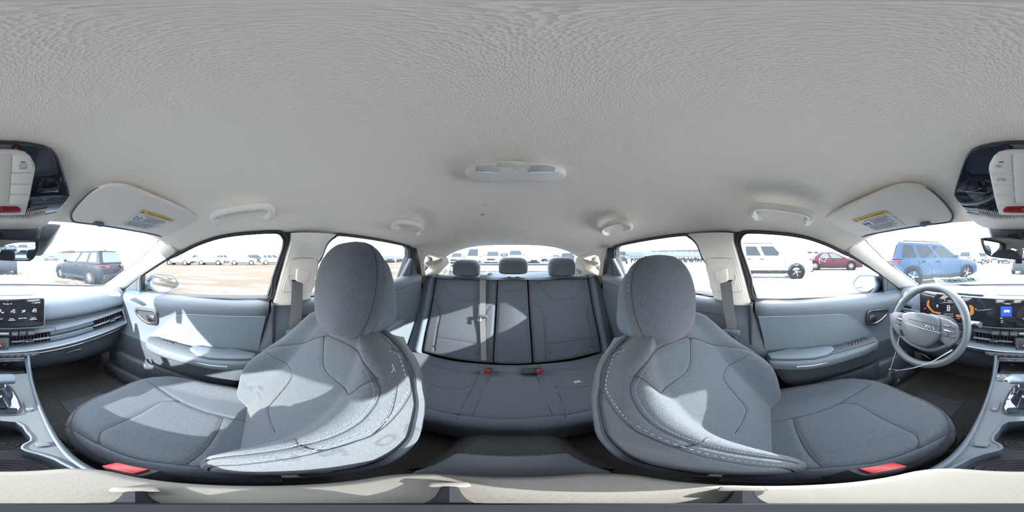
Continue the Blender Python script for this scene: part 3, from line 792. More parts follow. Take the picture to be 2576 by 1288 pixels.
def front_seat(s):
    who = SIDE[s][1]; bk, cu = seat_frames(s)
    root = thing('front_seat', (.37 * s, .1, -.92), ('passenger seat with a sunlit cushion and dust scuffs on its backrest' if s > 0 else 'driver seat facing the steering wheel, one sunlit bolster'), 'car seat', 'front seats')
    # backrest
    m, surf = pad(bk, lambda t: -half_w(t), half_w, -.05, .51, .035, bk_bulge, list(B_SEAMS.values()), thick=.105, nx=104, nt=104)
    back = build('backrest', m, MT['fabric'], root, angle=75)
    build('seam', seam_tubes(surf, B_SEAMS.values()), MT['seam'], back)
    st = stitches(surf, B_SEAMS['ring'], dash=.005, gap=.005, r=.0006, shift=.005)
    st2 = stitches(surf, B_SEAMS['arch_in'], dash=.003, gap=.003, r=.0004, shift=.004)
    build('stitch_row', st, MT['stitch'], back); build('fine_stitch_row', st2, MT['stitch'], back)
    # hard back shell with its raised rim
    rim = []
    for k in range(41):
        u = k / 40; t = .46 - .52 * abs(2 * u - 1) ** 1.6 if False else None
    side_t = np.linspace(-.04, .40, 14)
    path = [(-half_w(t) - .004, t, -.085) for t in side_t] + [(-.19, .45, -.085), (-.13, .50, -.075), (0, .525, -.07), (.13, .50, -.075), (.19, .45, -.085)] + [(half_w(t) + .004, t, -.085) for t in side_t[::-1]]
    pts = spline([bk.at(*p) for p in path], 3)
    build('back_shell_rim', Mesh().tube(pts, .0075, n=8), MT['dash_dark'], root)
    m, _ = pad(bk, lambda t: -half_w(t) * .98, lambda t: half_w(t) * .98, -.06, .505, .03, lambda x, q, t: -.09, (), thick=.13, nx=30, nt=30, back_scale=.9)
    build('back_shell', m, MT['dash_dark'], root)
    pts = [bk.at(x, t, -.075 + .0) for x, t in ((-.12, .50), (-.16, .44), (-.11, .40), (0, .40))]
    # cushion
    def cw(t): return interp(t, [-.02, .1, .25, .32, .37, .41, .44, .46, .47], [.235, .25, .250, .240, .222, .192, .155, .11, .07])
    def cb(x, q, t):
        a = abs(q); return .022 * smooth(.55, .85, a) * (1 - smooth(.30, .44, t)) + .006 * smooth(.28, .40, t) - .012 * (1 - smooth(0, .15, t))
    m, surfc = pad(cu, lambda t: -cw(t), cw, -.01, .47, .045, cb, list(C_SEAMS.values()), thick=.12, nx=104, nt=104)
    cush = build('seat_cushion', m, MT['fabric'], root, angle=75)
    build('seam', seam_tubes(surfc, C_SEAMS.values()), MT['seam'], cush)
    edge = [(-.238, .02), (-.241, .2), (-.230, .31), (-.205, .37), (-.16, .42), (-.08, .448), (0, .452), (.08, .448), (.16, .42), (.205, .37), (.230, .31), (.241, .2), (.238, .02)]
    build('edge_piping', seam_tubes(surfc, [smooth2(edge, 6)], r=.0016, up=.0006), MT['seam'], cush)
    # side valance and rails
    m = Mesh().box((.37 * s, .18, -.80), (.44, .38, .12), .03, 3); build('seat_base', m, MT['black'], root)
    for q in (-1, 1):
        m = Mesh().box((.37 * s + q * .17, .16, -.895), (.035, .52, .05), .006); build('rail', m, MT['silver'], root)
    side = [cu.at(.262, t, h) for t, h in ((-.06, -.03), (.02, -.028), (.2, -.05), (.30, -.06), (.32, -.10), (.2, -.13), (-.08, -.12))]
    m = Mesh().prism(side, (.02 * s, 0, 0), .006); build('side_valance', m, MT['dash_dark'], root)
    # headrest with vinyl back half, posts and sleeves
    hc = V(.37 * s, -.232, -.083) if s > 0 else V(.37 * s, -.278, -.118)
    tl = math.radians(8)
    sec = fine_sections([(-.120, .020, .030, .010), (-.117, .070, .052, .020), (-.098, .100, .060, .030), (-.05, .122, .064, .036), (0, .133, .064, .036), (.05, .130, .056, .034),
                         (.088, .110, .042, .028), (.112, .074, .026, .020), (.120, .038, .012, .010), (.122, .006, .004, .004)], 5)
    m, rows = headrest_mesh(hc, tl, sec, 48)
    hd = build('headrest', m, MT['fabric'], root, angle=80)
    for q in (-1, 1):
        def line(frac, grow):
            out = []
            for (z, w, f, b) in sec[6:-8]:
                x = q * w * (1 - (1 - frac) ** 2) ** .5 * grow; y = f * frac * .75
                ct_, st_ = math.cos(tl), math.sin(tl)
                out.append(hc + V(q * w * .985 * grow, f * .30 * ct_ - z * st_, z * ct_ + f * .3 * st_))
            return out
        L = line(.5, 1.0); build('seam', Mesh().tube([p + V(q * .0002, 0, 0) for p in L], .0012, n=5), MT['seam'], hd)
        L2 = [p + V(q * .0012, -.011, 0) for p in L]; mm = Mesh(); rs = resample(L2, 90)
        for i in range(0, 87, 4): mm.tube([rs[i], rs[i + 2]], .0006, n=4)
        build('stitch_row', mm, MT['stitch'], hd)
    sec2 = fine_sections([(-.112, .02, .01, .03), (-.108, .085, .02, .065), (-.09, .112, .022, .088), (-.055, .120, .022, .088), (-.015, .122, .022, .070), (.03, .120, .02, .050), (.07, .100, .014, .036), (.092, .06, .006, .018), (.095, .01, .004, .006)], 5)
    m, _ = headrest_mesh(hc + V(0, -.026, 0), tl, sec2, 40)
    build('headrest_back', m, MT['vinyl'], root, angle=80)
    for q in (-1, 1):
        top = hc + V(q * .055, -.05, -.09); bot = bk.at(q * .055, .44, -.05)
        build('headrest_post', Mesh().tube([top, bot], .006, n=10), MT['chrome'], root)
        sl = bk.at(q * .055, .507, -.035)
        build('post_sleeve', Mesh().lathe([(.001, .012), (.016, .012), (.02, .006), (.021, -.004), (.02, -.02)], sl, bk.eu, 20), MT['dash_dark'], root)
    if s > 0:   # pale dust scuffs on the passenger backrest
        for a, b in (((942, 918), (950, 940)), ((946, 930), (940, 942)), ((985, 1048), (1000, 1042)), ((870, 1112), (880, 1118))):
            xa, ta = bk.pix(*a, .03); xb, tb = bk.pix(*b, .03)
            if abs(xa) < .235 and abs(xb) < .235: build('dust_mark', Mesh().tube([surf(xa, ta, .0002), surf((xa + xb) / 2, (ta + tb) / 2, .0004), surf(xb, tb, .0002)], .0007, n=4), MT['stitch'], back)
    return root
front_seat(1); front_seat(-1)

# ---------------------------------------------------------------- rear bench
rb = Frame((0, -.87, -.677), (1, 0, 0), (0, -.30, .525), (0, .525, .30))
rc = Frame((0, -.89, -.69), (1, 0, 0), (0, 1, -.03), (0, .03, 1))
bench = thing('rear_bench', (0, -.75, -.92), 'grey fabric rear bench seat with split backrest and sun patches', 'bench seat')
def bx(px, py): return rb.pix(px, py, .0)
xo_t, xo_b = bx(1098, 694)[0], bx(1062, 886)[0]; to_t, to_b = bx(1098, 694)[1], bx(1062, 886)[1]
def xo(t): return xo_b + (xo_t - xo_b) * (t - to_b) / (to_t - to_b)
def mapb(l): return smooth2([bx(*p) for p in l], 5)
TB = .605
pass_seams = [mapb([(1115, 704), (1127, 730), (1140, 749), (1159, 755), (1182, 758), (1196, 756), (1207, 748), (1213, 736)]), mapb([(1104, 703), (1150, 705), (1211, 707)]),
              mapb([(1092, 753), (1105, 775), (1108, 796), (1103, 826), (1095, 881)]), mapb([(1100, 849), (1150, 856), (1195, 864)]),
              mapb([(1224, 712), (1238, 725), (1249, 731)]), mapb([(1223, 784), (1232, 772), (1246, 766)]), mapb([(1222, 790), (1218, 830), (1214, 880)])]
drv_seams = [mapb([(1354, 709), (1368, 732), (1384, 751), (1398, 757), (1418, 756), (1440, 752), (1455, 743), (1466, 721), (1471, 704)]), mapb([(1335, 727), (1353, 710), (1372, 706), (1420, 704), (1487, 702)]),
             mapb([(1339, 764), (1352, 772), (1362, 785), (1368, 810), (1371, 867), (1374, 905)]), mapb([(1496, 754), (1484, 768), (1478, 785), (1477, 800), (1483, 832), (1492, 878)]), mapb([(1373, 867), (1430, 859), (1483, 852)])]
ctr_seams = [mapb([(1251, 732), (1331, 732)])]
def bb(x, q, t): return .018 * math.cos(q * 1.3) + .012 * math.exp(-((t - .15) / .12) ** 2)
xc_l, xc_r = bx(1332, 780)[0], bx(1248, 780)[0]
for nm, L, R, sms, lab in (('backrest', lambda t: xc_r + .004, xo, pass_seams, 'wide passenger-side backrest section'), ('backrest', lambda t: -xo(t), lambda t: xc_l - .006, drv_seams, 'driver-side backrest section'),
                           ('backrest', lambda t: xc_l + .004, lambda t: xc_r - .003, ctr_seams, 'narrow middle backrest section')):
    m, sf = pad(rb, L, R, .0, TB, .022, bb, sms, thick=.10, nx=90, nt=90)
    b_ = build(nm, m, MT['fabric'], bench, angle=75, label=lab)
    build('seam', seam_tubes(sf, sms), MT['seam'], b_)
    if sms is not ctr_seams:
        for px, py in (((1099, 871), (1203, 889), (1217, 835)) if sms is pass_seams else ((1381, 888), (1485, 872))):
            x, t = bx(px, py); build('trim_button', Mesh().lathe([(.0001, .004), (.004, .003), (.006, 0), (.006, -.004)], sf(x, t, .001), rb.en, 14), MT['black'], b_)
for s in (1, -1):
    m, sf = pad(rb, lambda t: xo(t) + .008, lambda t: min(.70, xo(t) + .135) - .03 * smooth(.45, .6, t), -.02, TB - .01, .03, lambda x, q, t: .022 - .03 * q, (), thick=.10, nx=40, nt=50)
    b_ = build('side_bolster', m.mirror(s), MT['vinyl'], bench, angle=75)
    ln = smooth2([(xo(t) + .03 + .05 * smooth(.35, .6, t) * 0 + .02, t) for t in np.linspace(.02, .56, 8)], 4)
    build('seam', seam_tubes(sf, [ln], up=-.0006).mirror(s), MT['seam'], b_)
# bench cushion
def cx(px, py): return rc.pix(px, py, .0)
def mapc(l): return smooth2([cx(*p) for p in l], 5)
rc_seams = [mapc([(1206, 918), (1205, 938), (1190, 972), (1171, 1009), (1154, 1041), (1149, 1056)]), mapc([(1237, 938), (1214, 987), (1188, 1045)]),
            mapc([(1349, 943), (1368, 990), (1390, 1044)]), mapc([(1378, 938), (1396, 973), (1417, 1020), (1424, 1056)]),
            mapc([(1396, 973), (1426, 980), (1469, 975), (1500, 965)]), mapc([(1184, 973), (1160, 979), (1116, 977), (1086, 969), (1060, 960)]),
            mapc([(1378, 935), (1430, 929), (1472, 922)]), mapc([(1205, 939), (1150, 933), (1085, 918)]), mapc([(1238, 936), (1290, 940), (1349, 943)])]
rc_front = mapc([(1040, 1012), (1081, 1029), (1154, 1043), (1200, 1049), (1252, 1054), (1300, 1054), (1363, 1049), (1425, 1043), (1477, 1033), (1530, 1012)])
def rfront(x): return .50 - .10 * (abs(x) / .66) ** 3
def rcb(x, q, t): return .02 * math.cos(q * 1.5) * 0 + .014 * math.exp(-((abs(x) - .36) / .12) ** 2) * -1 * math.exp(-((t - .12) / .15) ** 2) + .006
m, sf = pad(rc, lambda t: -.66, lambda t: .66, .0, .50, .04, rcb, rc_seams + [rc_front], thick=.16, nx=150, nt=80)
cb_ = build('seat_cushion', m, MT['fabric'], bench, angle=75)
build('seam', seam_tubes(sf, rc_seams + [rc_front]), MT['seam'], cb_)
build('front_piping', Mesh().tube([rc.at(x, .497, -.045) for x in np.linspace(-.64, .64, 30)], .0025, n=6), MT['seam'], cb_)
# child-seat badge
e = sf(*cx(1452, 961), .002); build('anchor_tag', Mesh().box(e, (.03, .02, .0012)), MT['stitch'], cb_)
# rear headrests
for px, w, top in ((1173.5, 73, 652), (1291, 76, 647), (1412.5, 75, 647)):
    yb = -1.165; a = math.radians(px / 2576 * 360 - 180); x = -yb * math.tan(-a) if False else yb * math.tan(a)
    x = P(px, 660, y=yb).x
    zt = P(px, top, y=yb).z; zb = P(px, 695 if px != 1291 else 690, y=yb).z; hh = (zt - zb) / 2; hw = .105
    sec = fine_sections([(-hh, .02, .01, .01), (-hh + .002, .07, .03, .03), (-hh + .012, .098, .045, .04), (-.2 * hh, hw, .052, .045), (.35 * hh, hw * .98, .048, .042), (.75 * hh, .088, .036, .03), (.95 * hh, .06, .02, .02), (hh, .01, .004, .004)], 5)
    m, _ = headrest_mesh(V(x, yb, (zt + zb) / 2), math.radians(10), sec, 40)
    h_ = build('headrest', m, MT['fabric'], bench, angle=80)
    for q in (-1, 1):
        build('headrest_post', Mesh().tube([V(x + q * .03, yb - .01, (zt + zb) / 2 - hh + .01), V(x + q * .03, yb - .0, -.175)], .004, n=8), MT['chrome'], bench)
        build('post_sleeve', Mesh().lathe([(.001, .004), (.010, .004), (.013, 0), (.013, -.01)], V(x + q * .03, yb, -.150), (0, 0, 1), 14), MT['black'], bench)
# child-anchor pocket between cushion and backrest
p = P(1331, 934, z=-.672); build('anchor_pocket', Mesh().box(p, (.075, .05, .02), .006), MT['black'], bench)
# ================================================================ dashboard
dash = thing('dashboard', (0, .85, -.90), 'slate grey dashboard with wide twin screen, vent strip and silver line', 'dashboard')
def lift(x): return .045 * (abs(x) / .7) ** 1.5
def dash_rows(prof, x0=-.72, x1=.72, n=49):
    return [[V(x, y, z) for y, z in prof(x)] for x in np.linspace(x0, x1, n)]
def up_prof(x):
    u = min(1, abs(x) / .715); yb = 1.225 - .30 * u * u; k = .012 * u * u
    return [(yb, -.26), (yb - .005, -.236), (yb - .06, -.221), (lerp(yb, .85, .5), -.210), (.86, -.206), (.81, -.209), (.785, -.217), (.768, -.232), (.757, -.255), (.750, -.285), (.747, -.308 + k), (.750, -.324 + k), (.760, -.333 + k), (.79, -.337 + k), (.84, -.340 + k)]
build('upper_pad', Mesh().grid(dash_rows(up_prof)), MT['dash'], dash, fix=False, angle=60)
def low_prof(x):
    k = lift(x)
    return [(.84, -.338 + .012), (.81, -.352 + k * .5), (.775, -.372 + k * .7), (.750, -.390 + k), (.745, -.398 + k), (.762, -.402 + k), (.785, -.404 + k), (.785, -.470 + k), (.755, -.474 + k), (.738, -.478 + k), (.728, -.484 + k), (.725, -.490 + k)]
build('vent_band', Mesh().grid(dash_rows(low_prof)), MT['dash'], dash, fix=False, angle=35)
def knee_prof(x):
    k = lift(x)
    return [(.725, -.488 + k), (.727, -.505 + k), (.742, -.520 + k), (.765, -.532 + k), (.775, -.56), (.79, -.62), (.84, -.70), (.95, -.80), (1.10, -.84)]
build('knee_panel', Mesh().grid(dash_rows(knee_prof)), MT['door'], dash, fix=False, angle=60)  # lens haze put into the colour: lighter door plastic than the dark dash
for s in (1, -1):
    end = [V(.715 * s, y, z) for y, z in [(1.0, -.25), (.86, -.215), (.79, -.222), (.755, -.26), (.747, -.32), (.775, -.34), (.745, -.36), (.727, -.44), (.76, -.50), (.80, -.62), (1.0, -.8)]]
    build('end_cap', Mesh().prism(end, (.012 * s, 0, 0), .002), MT['dash'], dash)
build('silver_line', Mesh().tube([V(x, .7225, -.487 + lift(x)) for x in np.linspace(-.26, .70, 50)], .0045, n=8, ry=.003), MT['silver'], dash)
pts = spline([V(-.26, .7225, -.487 + lift(.26)), V(-.275, .724, -.470), V(-.283, .728, -.44), V(-.286, .735, -.405)], 5)
build('silver_line', Mesh().tube(pts, .0045, n=8), MT['silver'], dash)
pts = spline([V(.70, .7225, -.487 + lift(.70)), V(.708, .722, -.43), V(.706, .728, -.41), V(.69, .735, -.395 + .045)], 5)
build('silver_line', Mesh().tube(pts, .0045, n=8), MT['silver'], dash)
build('glovebox_line', Mesh().tube([V(x, .726, -.510 + lift(x)) for x in np.linspace(.16, .66, 30)], .0014, n=5), MT['chrome'], dash)
gh = [P(px, py, y=.757) for px, py in ((162, 890), (200, 885), (208, 879), (206, 877), (180, 882), (164, 888))]
build('glovebox_pull', Mesh().prism(gh, (0, .012, 0), .002), MT['chrome'], dash)
# driver-side outlet pod left of the cluster
pod = [P(px, py, y=.748) for px, py in ((2300, 745), (2318, 736), (2320, 800), (2296, 808), (2286, 790))]
build('cluster_end_cover', Mesh().prism(pod, (0, .05, 0), .008), MT['dash'], dash)

# vents: frame dark, fins, mid slat, knob
def vent(x0, x1, knob, fins=11):
    k = lift((x0 + x1) / 2); zc = -.437 + k
    v = build('vent', Mesh().box(((x0 + x1) / 2, .782, zc), (x1 - x0, .004, .064)), MT['black'], dash)
    for i in range(fins):
        x = lerp(x0, x1, (i + .5) / fins); kk = lift(x)
        build('fin', Mesh().box((x, .766, -.437 + kk), (.0022, .022, .058)), MT['dash_dark'], v, flat=True)
    build('slat', Mesh().box(((x0 + x1) / 2, .752, zc), (x1 - x0, .018, .004), .0012, rot=Matrix.Rotation(-math.atan2(lift(x1) - lift(x0), x1 - x0), 3, 'Y')), MT['silver'], v)
    build('vane_knob', Mesh().box((knob, .742, -.438 + lift(knob)), (.042, .014, .012), .004), MT['chrome'], v)
vent(.052, .235, .135); vent(-.24, -.052, -.14); vent(.49, .69, .61, 12)
vent(-.69, -.49, -.60, 10)
for dz in (-.417, -.456):
    pts = [V(x, .757, dz + lift(x)) for x in np.linspace(.24, .485, 16)]
    rows = [[p + V(0, 0, .013), p + V(0, -.006, .005), p + V(0, -.006, -.005), p + V(0, 0, -.013)] for p in pts]
    build('vent_blank', Mesh().grid(rows), MT['dash'], dash)
build('vent_slat_line', Mesh().tube([V(x, .750, -.437 + lift(x)) for x in np.linspace(.235, .49, 16)], .0016, n=6), MT['silver'], dash)
# hazard switch block
hz = build('hazard_block', Mesh().box((.0, .748, -.443), (.082, .03, .072), .008), MT['dash_dark'], dash)
tri = [V(-.016, .7325, -.455), V(.016, .7325, -.455), V(0, .7325, -.428)]
build('hazard_button', Mesh().prism(tri, (0, -.002, 0), 0), MT['red'], hz, flat=True)
tri = [V(-.007, .730, -.451), V(.007, .730, -.451), V(0, .730, -.439)]
build('hazard_mark', Mesh().prism(tri, (0, -.0006, 0), 0), MT['white'], hz, flat=True)
for q in (-1, 1): build('silver_edge', Mesh().tube([V(.030 * q, .7325, -.418), V(.030 * q, .732, -.455), V(.024 * q, .732, -.470)], .0014, n=6), MT['silver'], hz)
# shortcut buttons under the screen
def dx(px, y=.745): return P(px, 840, y=y).x
for x0, x1, txt in ((2494, 2516, 'HOME'), (2517, 2539, 'MAP'), (2540, 2562, 'SEARCH'), (2579, 2593, ''), (2604, 2622, 'MEDIA'), (2623, 2642, '*'), (2643, 2664, 'SETUP')):
    a, b = dx(x0 % 2576 if x0 != 2579 else 3), dx(x1 % 2576 if x1 != 2593 else 17)
    if txt == '': continue
    bt = build('button', Mesh().box(((a + b) / 2, .7435, -.384), (b - a - .002, .02, .024), .003), MT['dash_dark'], dash)
    lettering(txt, .0085 if txt != 'SEARCH' else .007, V((a + b) / 2, .7330, -.384), (1, 0, 0), (0, 0, 1), MT['white'], bt)
build('volume_roller', Mesh().tube([V(-.022, .742, -.384), V(.040, .742, -.384)], .011, n=16), MT['chrome'], dash)
build('button_frame', Mesh().tube(spline([V(-.245, .744, -.398), V(-.238, .744, -.376), V(-.22, .744, -.368), V(0, .744, -.366), V(.24, .744, -.368), V(.26, .744, -.376), V(.27, .744, -.398)], 4), .0014, n=5), MT['seam'], dash)
# climate key row
ck = build('climate_panel', Mesh().box((0, .722, -.503), (.35, .02, .022), .004), MT['dash_dark'], dash)
for i, (txt) in enumerate(('TEMP', 'AUTO', 'FRONT', 'REAR', 'A/C', 'FAN', 'MODE', 'AIR', 'OFF', 'TEMP')):
    x = -.146 + .0325 * i
    k_ = build('key', Mesh().box((x, .7125, -.503), (.0305, .006, .017), .002), MT['dash_dark'], ck)
    lettering({'FRONT': '\\|/', 'REAR': '|||', 'AUTO': 'o', 'FAN': '->', 'MODE': '<-', 'AIR': '-><-'}.get(txt, txt), .0075, V(x, .7092, -.503), (1, 0, 0), (0, 0, 1), MT['white'], k_)
# speaker grille on the top pad
gr = build('speaker_grille', Mesh().prism([V(x, y, -.2075 - .0) for x, y in ((-.21, .96), (-.16, 1.0), (.16, 1.0), (.20, .96), (.17, .83), (-.14, .83))], (0, 0, .004), .0015), MT['dash'], dash)
mk = Mesh()
for i in range(64):
    x = -.19 + .38 * i / 63
    for j in range(5):
        y = .85 + .028 * j
        if abs(x) < .14 + .045 * (y - .83) / .13: mk.box((x, y + .008, -.2032), (.0030, .020, .0006))
tag(build('grille_slots', mk, MT['black'], gr, flat=True, fix=False), kind='stuff')
build('sun_sensor', Mesh().lathe([(.0001, .010), (.008, .008), (.012, .003), (.013, 0)], V(-.165, .925, -.2036), (0, 0, 1), 18), MT['dash'], dash)
# demister outlets at both ends
for s in (1, -1):
    pz = -.2045
    out = [P(px, py, z=pz) for px, py in ((267, 735), (298, 735), (304, 742), (302, 747), (283, 747))]
    dv = build('demister_outlet', Mesh().prism([V(p.x * s, p.y, p.z) for p in out], (0, 0, .003), .001), MT['dash'], dash)
    for i in range(4):
        a = P(274 + 6.5 * i, 737, z=pz + .003); b = P(279 + 6.0 * i, 745.5, z=pz + .003)
        m = Mesh().prism([V(a.x - .009, a.y, a.z), V(a.x + .006, a.y, a.z), V(b.x + .006, b.y, b.z), V(b.x - .007, b.y, b.z)], (0, 0, .0008), 0).mirror(s)
        build('slot', m, MT['black'], dv, flat=True)
# shallow hood in front of the driver
hd_ = [V(-.60, .80, -.2065), V(-.56, .93, -.2065), V(-.45, 1.0, -.2065), V(-.30, .985, -.2065), V(-.24, .93, -.2065), V(-.20, .80, -.2065)]
build('display_hood', Mesh().prism(hd_, (0, 0, .010), .006, 3), MT['dash'], dash)

# ---------------------------------------------------------------- twin screen
YS = .740
def scr(px, py, d=.0): return P(px, py, y=YS - .0085 - d)
x0, x1, zt, zb = -.545, .2045, -.2005, -.349
def rrect(x0, x1, z0, z1, r, n=5):
    o = []
    for cx_, cz_, a0 in ((x1 - r, z1 - r, 0), (x0 + r, z1 - r, 90), (x0 + r, z0 + r, 180), (x1 - r, z0 + r, 270)):
        for k in range(n + 1):
            a = math.radians(a0 + 90 * k / n); o.append((cx_ + r * math.cos(a), cz_ + r * math.sin(a)))
    return o
panel = build('screen_panel', Mesh().prism([V(x, YS + .008, z) for x, z in rrect(x0, x1, zb, zt, .012)], (0, -.016, 0), .002), MT['screen'], dash)
build('screen_edge', Mesh().tube([V(x, YS - .006, z) for x, z in rrect(x0, x1, zb - .001, zt + .001, .012)], .0022, n=6, closed=True), MT['silver'], panel)
EX, EZ = V(1, 0, 0), V(0, 0, 1)
def stext(t, px, py, size, mt='glow', **k): return lettering(t, size, scr(px % 2576, py, .0004), EX, EZ, MT[mt], panel, thick=.0002, **k)
stext('Thu, Jan. 15', 18.5, 764.5, .0085); stext('< 1:25 PM', 91, 762, .0095)
for t, px, py in (('Phone', 2, 802), ('Phone\nProjection', 30, 803.5), ('Quiet Mode', 57, 800.5), ('Vehicle\nDiagnostics', 84, 801.5)): stext(t, px, py, .0075)
stext('::  Dakota', 2533, 764, .0085); stext('FM', 2519, 801, .008); stext('98.1', 2521, 807, .006); stext('Radio', 2521, 811, .005)
def icon(strokes, mt='glow', name='icon', r=.0011):
    m = Mesh()
    for st in strokes: m.tube([scr(a % 2576, b, .0006) for a, b in st], r, n=5)
    return build(name, m, MT[mt], panel)
icon([[(0.5, 779), (2, 784), (5, 787), (9, 787)], [(0.5, 779), (3.5, 780)], [(9, 787), (8, 784)]])
icon([[(33, 779), (37, 779), (37, 787), (33, 787), (33, 779)], [(28, 787), (28, 783), (32, 782)]])
icon([[(55, 782), (63, 780)], [(63, 783), (55, 786)], [(57, 781), (61, 785), (64, 781)]])
icon([[(85, 777), (91, 777), (91, 785), (85, 785), (85, 777)], [(82, 785), (82, 781), (85, 780)], [(86, 781), (90, 781)]])
tl = [scr(2517.5, 771), scr(2545.5, 771), scr(2545.5, 796), scr(2517.5, 796)]
tile = build('station_tile', Mesh().prism(tl, (0, -.0003, 0), 0), MT['tile_blue'], panel, flat=True)
stext('B98', 2532, 783, .017, shear=.25, bold=.0006)
# driver cluster
def band(cl, wpx, mt, name):
    up = [scr(a, b - wpx / 2) for a, b in cl]; dn = [scr(a, b + wpx / 2) for a, b in cl]
    m = Mesh().grid([up, dn]); m.grid([[p + V(0, -.0004, 0) for p in up], [p + V(0, -.0004, 0) for p in dn]]); return build(name, m, MT[mt], panel, flat=True)
def patch(poly, mt, name): return build(name, Mesh().prism([scr(a, b) for a, b in poly], (0, -.0004, 0), 0), MT[mt], panel, flat=True)
patch([(2333, 757), (2335.5, 753), (2338.5, 758), (2336.5, 766), (2343, 777), (2350, 783), (2367, 786), (2366, 790.5), (2347, 787), (2338, 778), (2331, 769)], 'amber', 'power_gauge')
patch([(2438, 767), (2445, 768), (2450, 774), (2450, 788), (2444, 794), (2439, 793), (2441, 780)], 'amber', 'range_gauge')
patch([(2404, 791), (2420, 793), (2419, 799), (2406, 797)], 'amber', 'charge_gauge')
patch([(2324.5, 774.5), (2329.5, 774.5), (2329.5, 778), (2324.5, 778)], 'glow_red', 'warning_lamp')
stext('0', 2358, 770, .022); stext('P', 2377, 755.5, .010); stext('- 824 km', 2388, 757, .007); stext('0', 2455, 778, .010)
stext('21\u00b0  0.0', 2393, 795, .006); stext('A  0 mi', 2410, 801, .006)
icon([[(2383, 770), (2384, 768.5), (2388, 768.5), (2389, 770), (2389, 780), (2387.5, 782), (2384.5, 782), (2383, 780), (2383, 770)], [(2384, 773), (2388, 773)], [(2384, 778.5), (2388, 778.5)]], name='car_icon')
icon([[(2371, 761), (2399, 761)]], name='cluster_line', r=.0005); icon([[(2374, 790), (2398, 790)]], name='cluster_line', r=.0005)
icon([[(2338, 789), (2352, 792), (2364, 793.5)]], name='cluster_line', r=.0008)

# ---------------------------------------------------------------- steering wheel
W = V(-.377, .548, -.302); tw = math.radians(25)
WU = V(0, math.sin(tw), math.cos(tw)); WN = V(0, -math.cos(tw), math.sin(tw)); WX = V(1, 0, 0)
wheel = thing('steering_wheel', (W.x, W.y, -.50), 'dark grey two-spoke steering wheel with badge and button pads', 'steering wheel')
def wp(px, py, d=0.0): return P(px, py, plane=(W + WN * d, WN))
rim = []
for k in range(72):
    a = 2 * math.pi * k / 72; rim.append(W + (WX * math.cos(a) + WU * math.sin(a)) * .176)
rr = [.0155 + .0035 * max(math.exp(-((k - 8) / 4) ** 2), math.exp(-((k - 28) / 4) ** 2)) for k in range(72)]
build('rim', Mesh().tube(rim, rr, n=14, closed=True), MT['wheel'], wheel)
hub = [(2277, 796), (2284, 789), (2300, 786), (2330, 789), (2352, 794), (2366, 800), (2369, 812), (2369, 840), (2366, 852), (2352, 866), (2338, 873), (2322, 872), (2300, 864), (2287, 852), (2280, 838), (2274, 822)]
hubp = [wp(*p, .012) for p in hub]
hb = build('airbag_pad', Mesh().prism(hubp, WN * .030, .012, 3), MT['dash_dark'], wheel)
build('pad_crease', Mesh().tube([wp(2286, 802, .0425), wp(2330, 812, .0425), wp(2366, 822, .0425)], .0012, n=5), MT['seam'], hb)
build('pad_crease', Mesh().tube([wp(2276, 812, .0425), wp(2330, 829, .0425), wp(2367, 838, .0425)], .0010, n=5), MT['silver'], hb)
# badge strokes
bd = Mesh(); kx = (wp(2365, 820, .0435) - wp(2320, 812, .0435)).normalized(); ky = WN.cross(kx).normalized()
if ky.z < 0: ky = -ky
bc = wp(2339.5, 823.5, .0440); u = .0135
def bl(pts): bd.tube([bc + kx * (a * u) + ky * (b * u) for a, b in pts], .0013, n=5)
bl([(-1.65, -.5), (-1.4, .5)]); bl([(-1.56, -.12), (-.8, .5)]); bl([(-1.22, .12), (-.72, -.5), (-.25, .5)]); bl([(-.25, .5), (.1, -.5), (.95, .5), (1.25, -.5)])
build('badge', bd, MT['white'], hb)
# spokes with button pads
spL = [(2246, 792), (2262, 786), (2286, 789), (2278, 800), (2272, 820), (2276, 845), (2262, 836), (2248, 815)]
spR = [(2368, 799), (2392, 806), (2412, 818), (2416, 832), (2412, 858), (2398, 868), (2392, 874), (2366, 850)]
for q, sp in (('left', spL), ('right', spR)):
    sk = build('spoke', Mesh().prism([wp(*p, -.002) for p in sp], WN * .028, .006, 2), MT['wheel'], wheel)
lowsp = spline([wp(*p, .004) for p in ((2250, 815), (2262, 838), (2285, 860), (2318, 876), (2345, 880), (2375, 872), (2404, 858), (2414, 832))], 5)
build('lower_spoke_arc', Mesh().tube(lowsp, .009, n=10), MT['wheel'], wheel)
for q, pads in (('left', [[(2262, 792), (2276, 793), (2274, 800), (2258, 797)], [(2257, 799), (2273, 802), (2271, 808), (2254, 804)], [(2253, 806), (2270, 810), (2268, 817), (2251, 812)], [(2260, 818), (2272, 822), (2274, 834), (2264, 828)]]),
                ('right', [[(2373, 813), (2389, 816), (2389, 824), (2373, 821)], [(2390, 817), (2404, 820), (2406, 827), (2390, 824)], [(2372, 837), (2387, 840), (2387, 848), (2372, 846)], [(2388, 841), (2406, 842), (2406, 850), (2388, 849)]])):
    for pl in pads:
        build('button', Mesh().prism([wp(*p, .025) for p in pl], WN * .004, .0015), MT['dash_dark'], wheel)
build('volume_toggle', Mesh().prism([wp(*p, .026) for p in ((2377, 828), (2403, 833), (2403, 838), (2377, 833))], WN * .007, .002), MT['chrome'], wheel)
build('speed_toggle', Mesh().prism([wp(*p, .026) for p in ((2261, 799), (2277, 803), (2275, 807), (2260, 803))], WN * .007, .002), MT['chrome'], wheel)
for t, px, py in (('MODE', 2381, 819), ('(', 2398, 823), ('*', 2379, 843), ('C', 2398, 846), ('+', 2262, 795), ('-', 2260, 809)):
    lettering(t, .008, wp(px, py, .0296), kx, ky, MT['white'], wheel, thick=.0002)
col = [W + WN * .0, W - WN * .10, W - WN * .20]
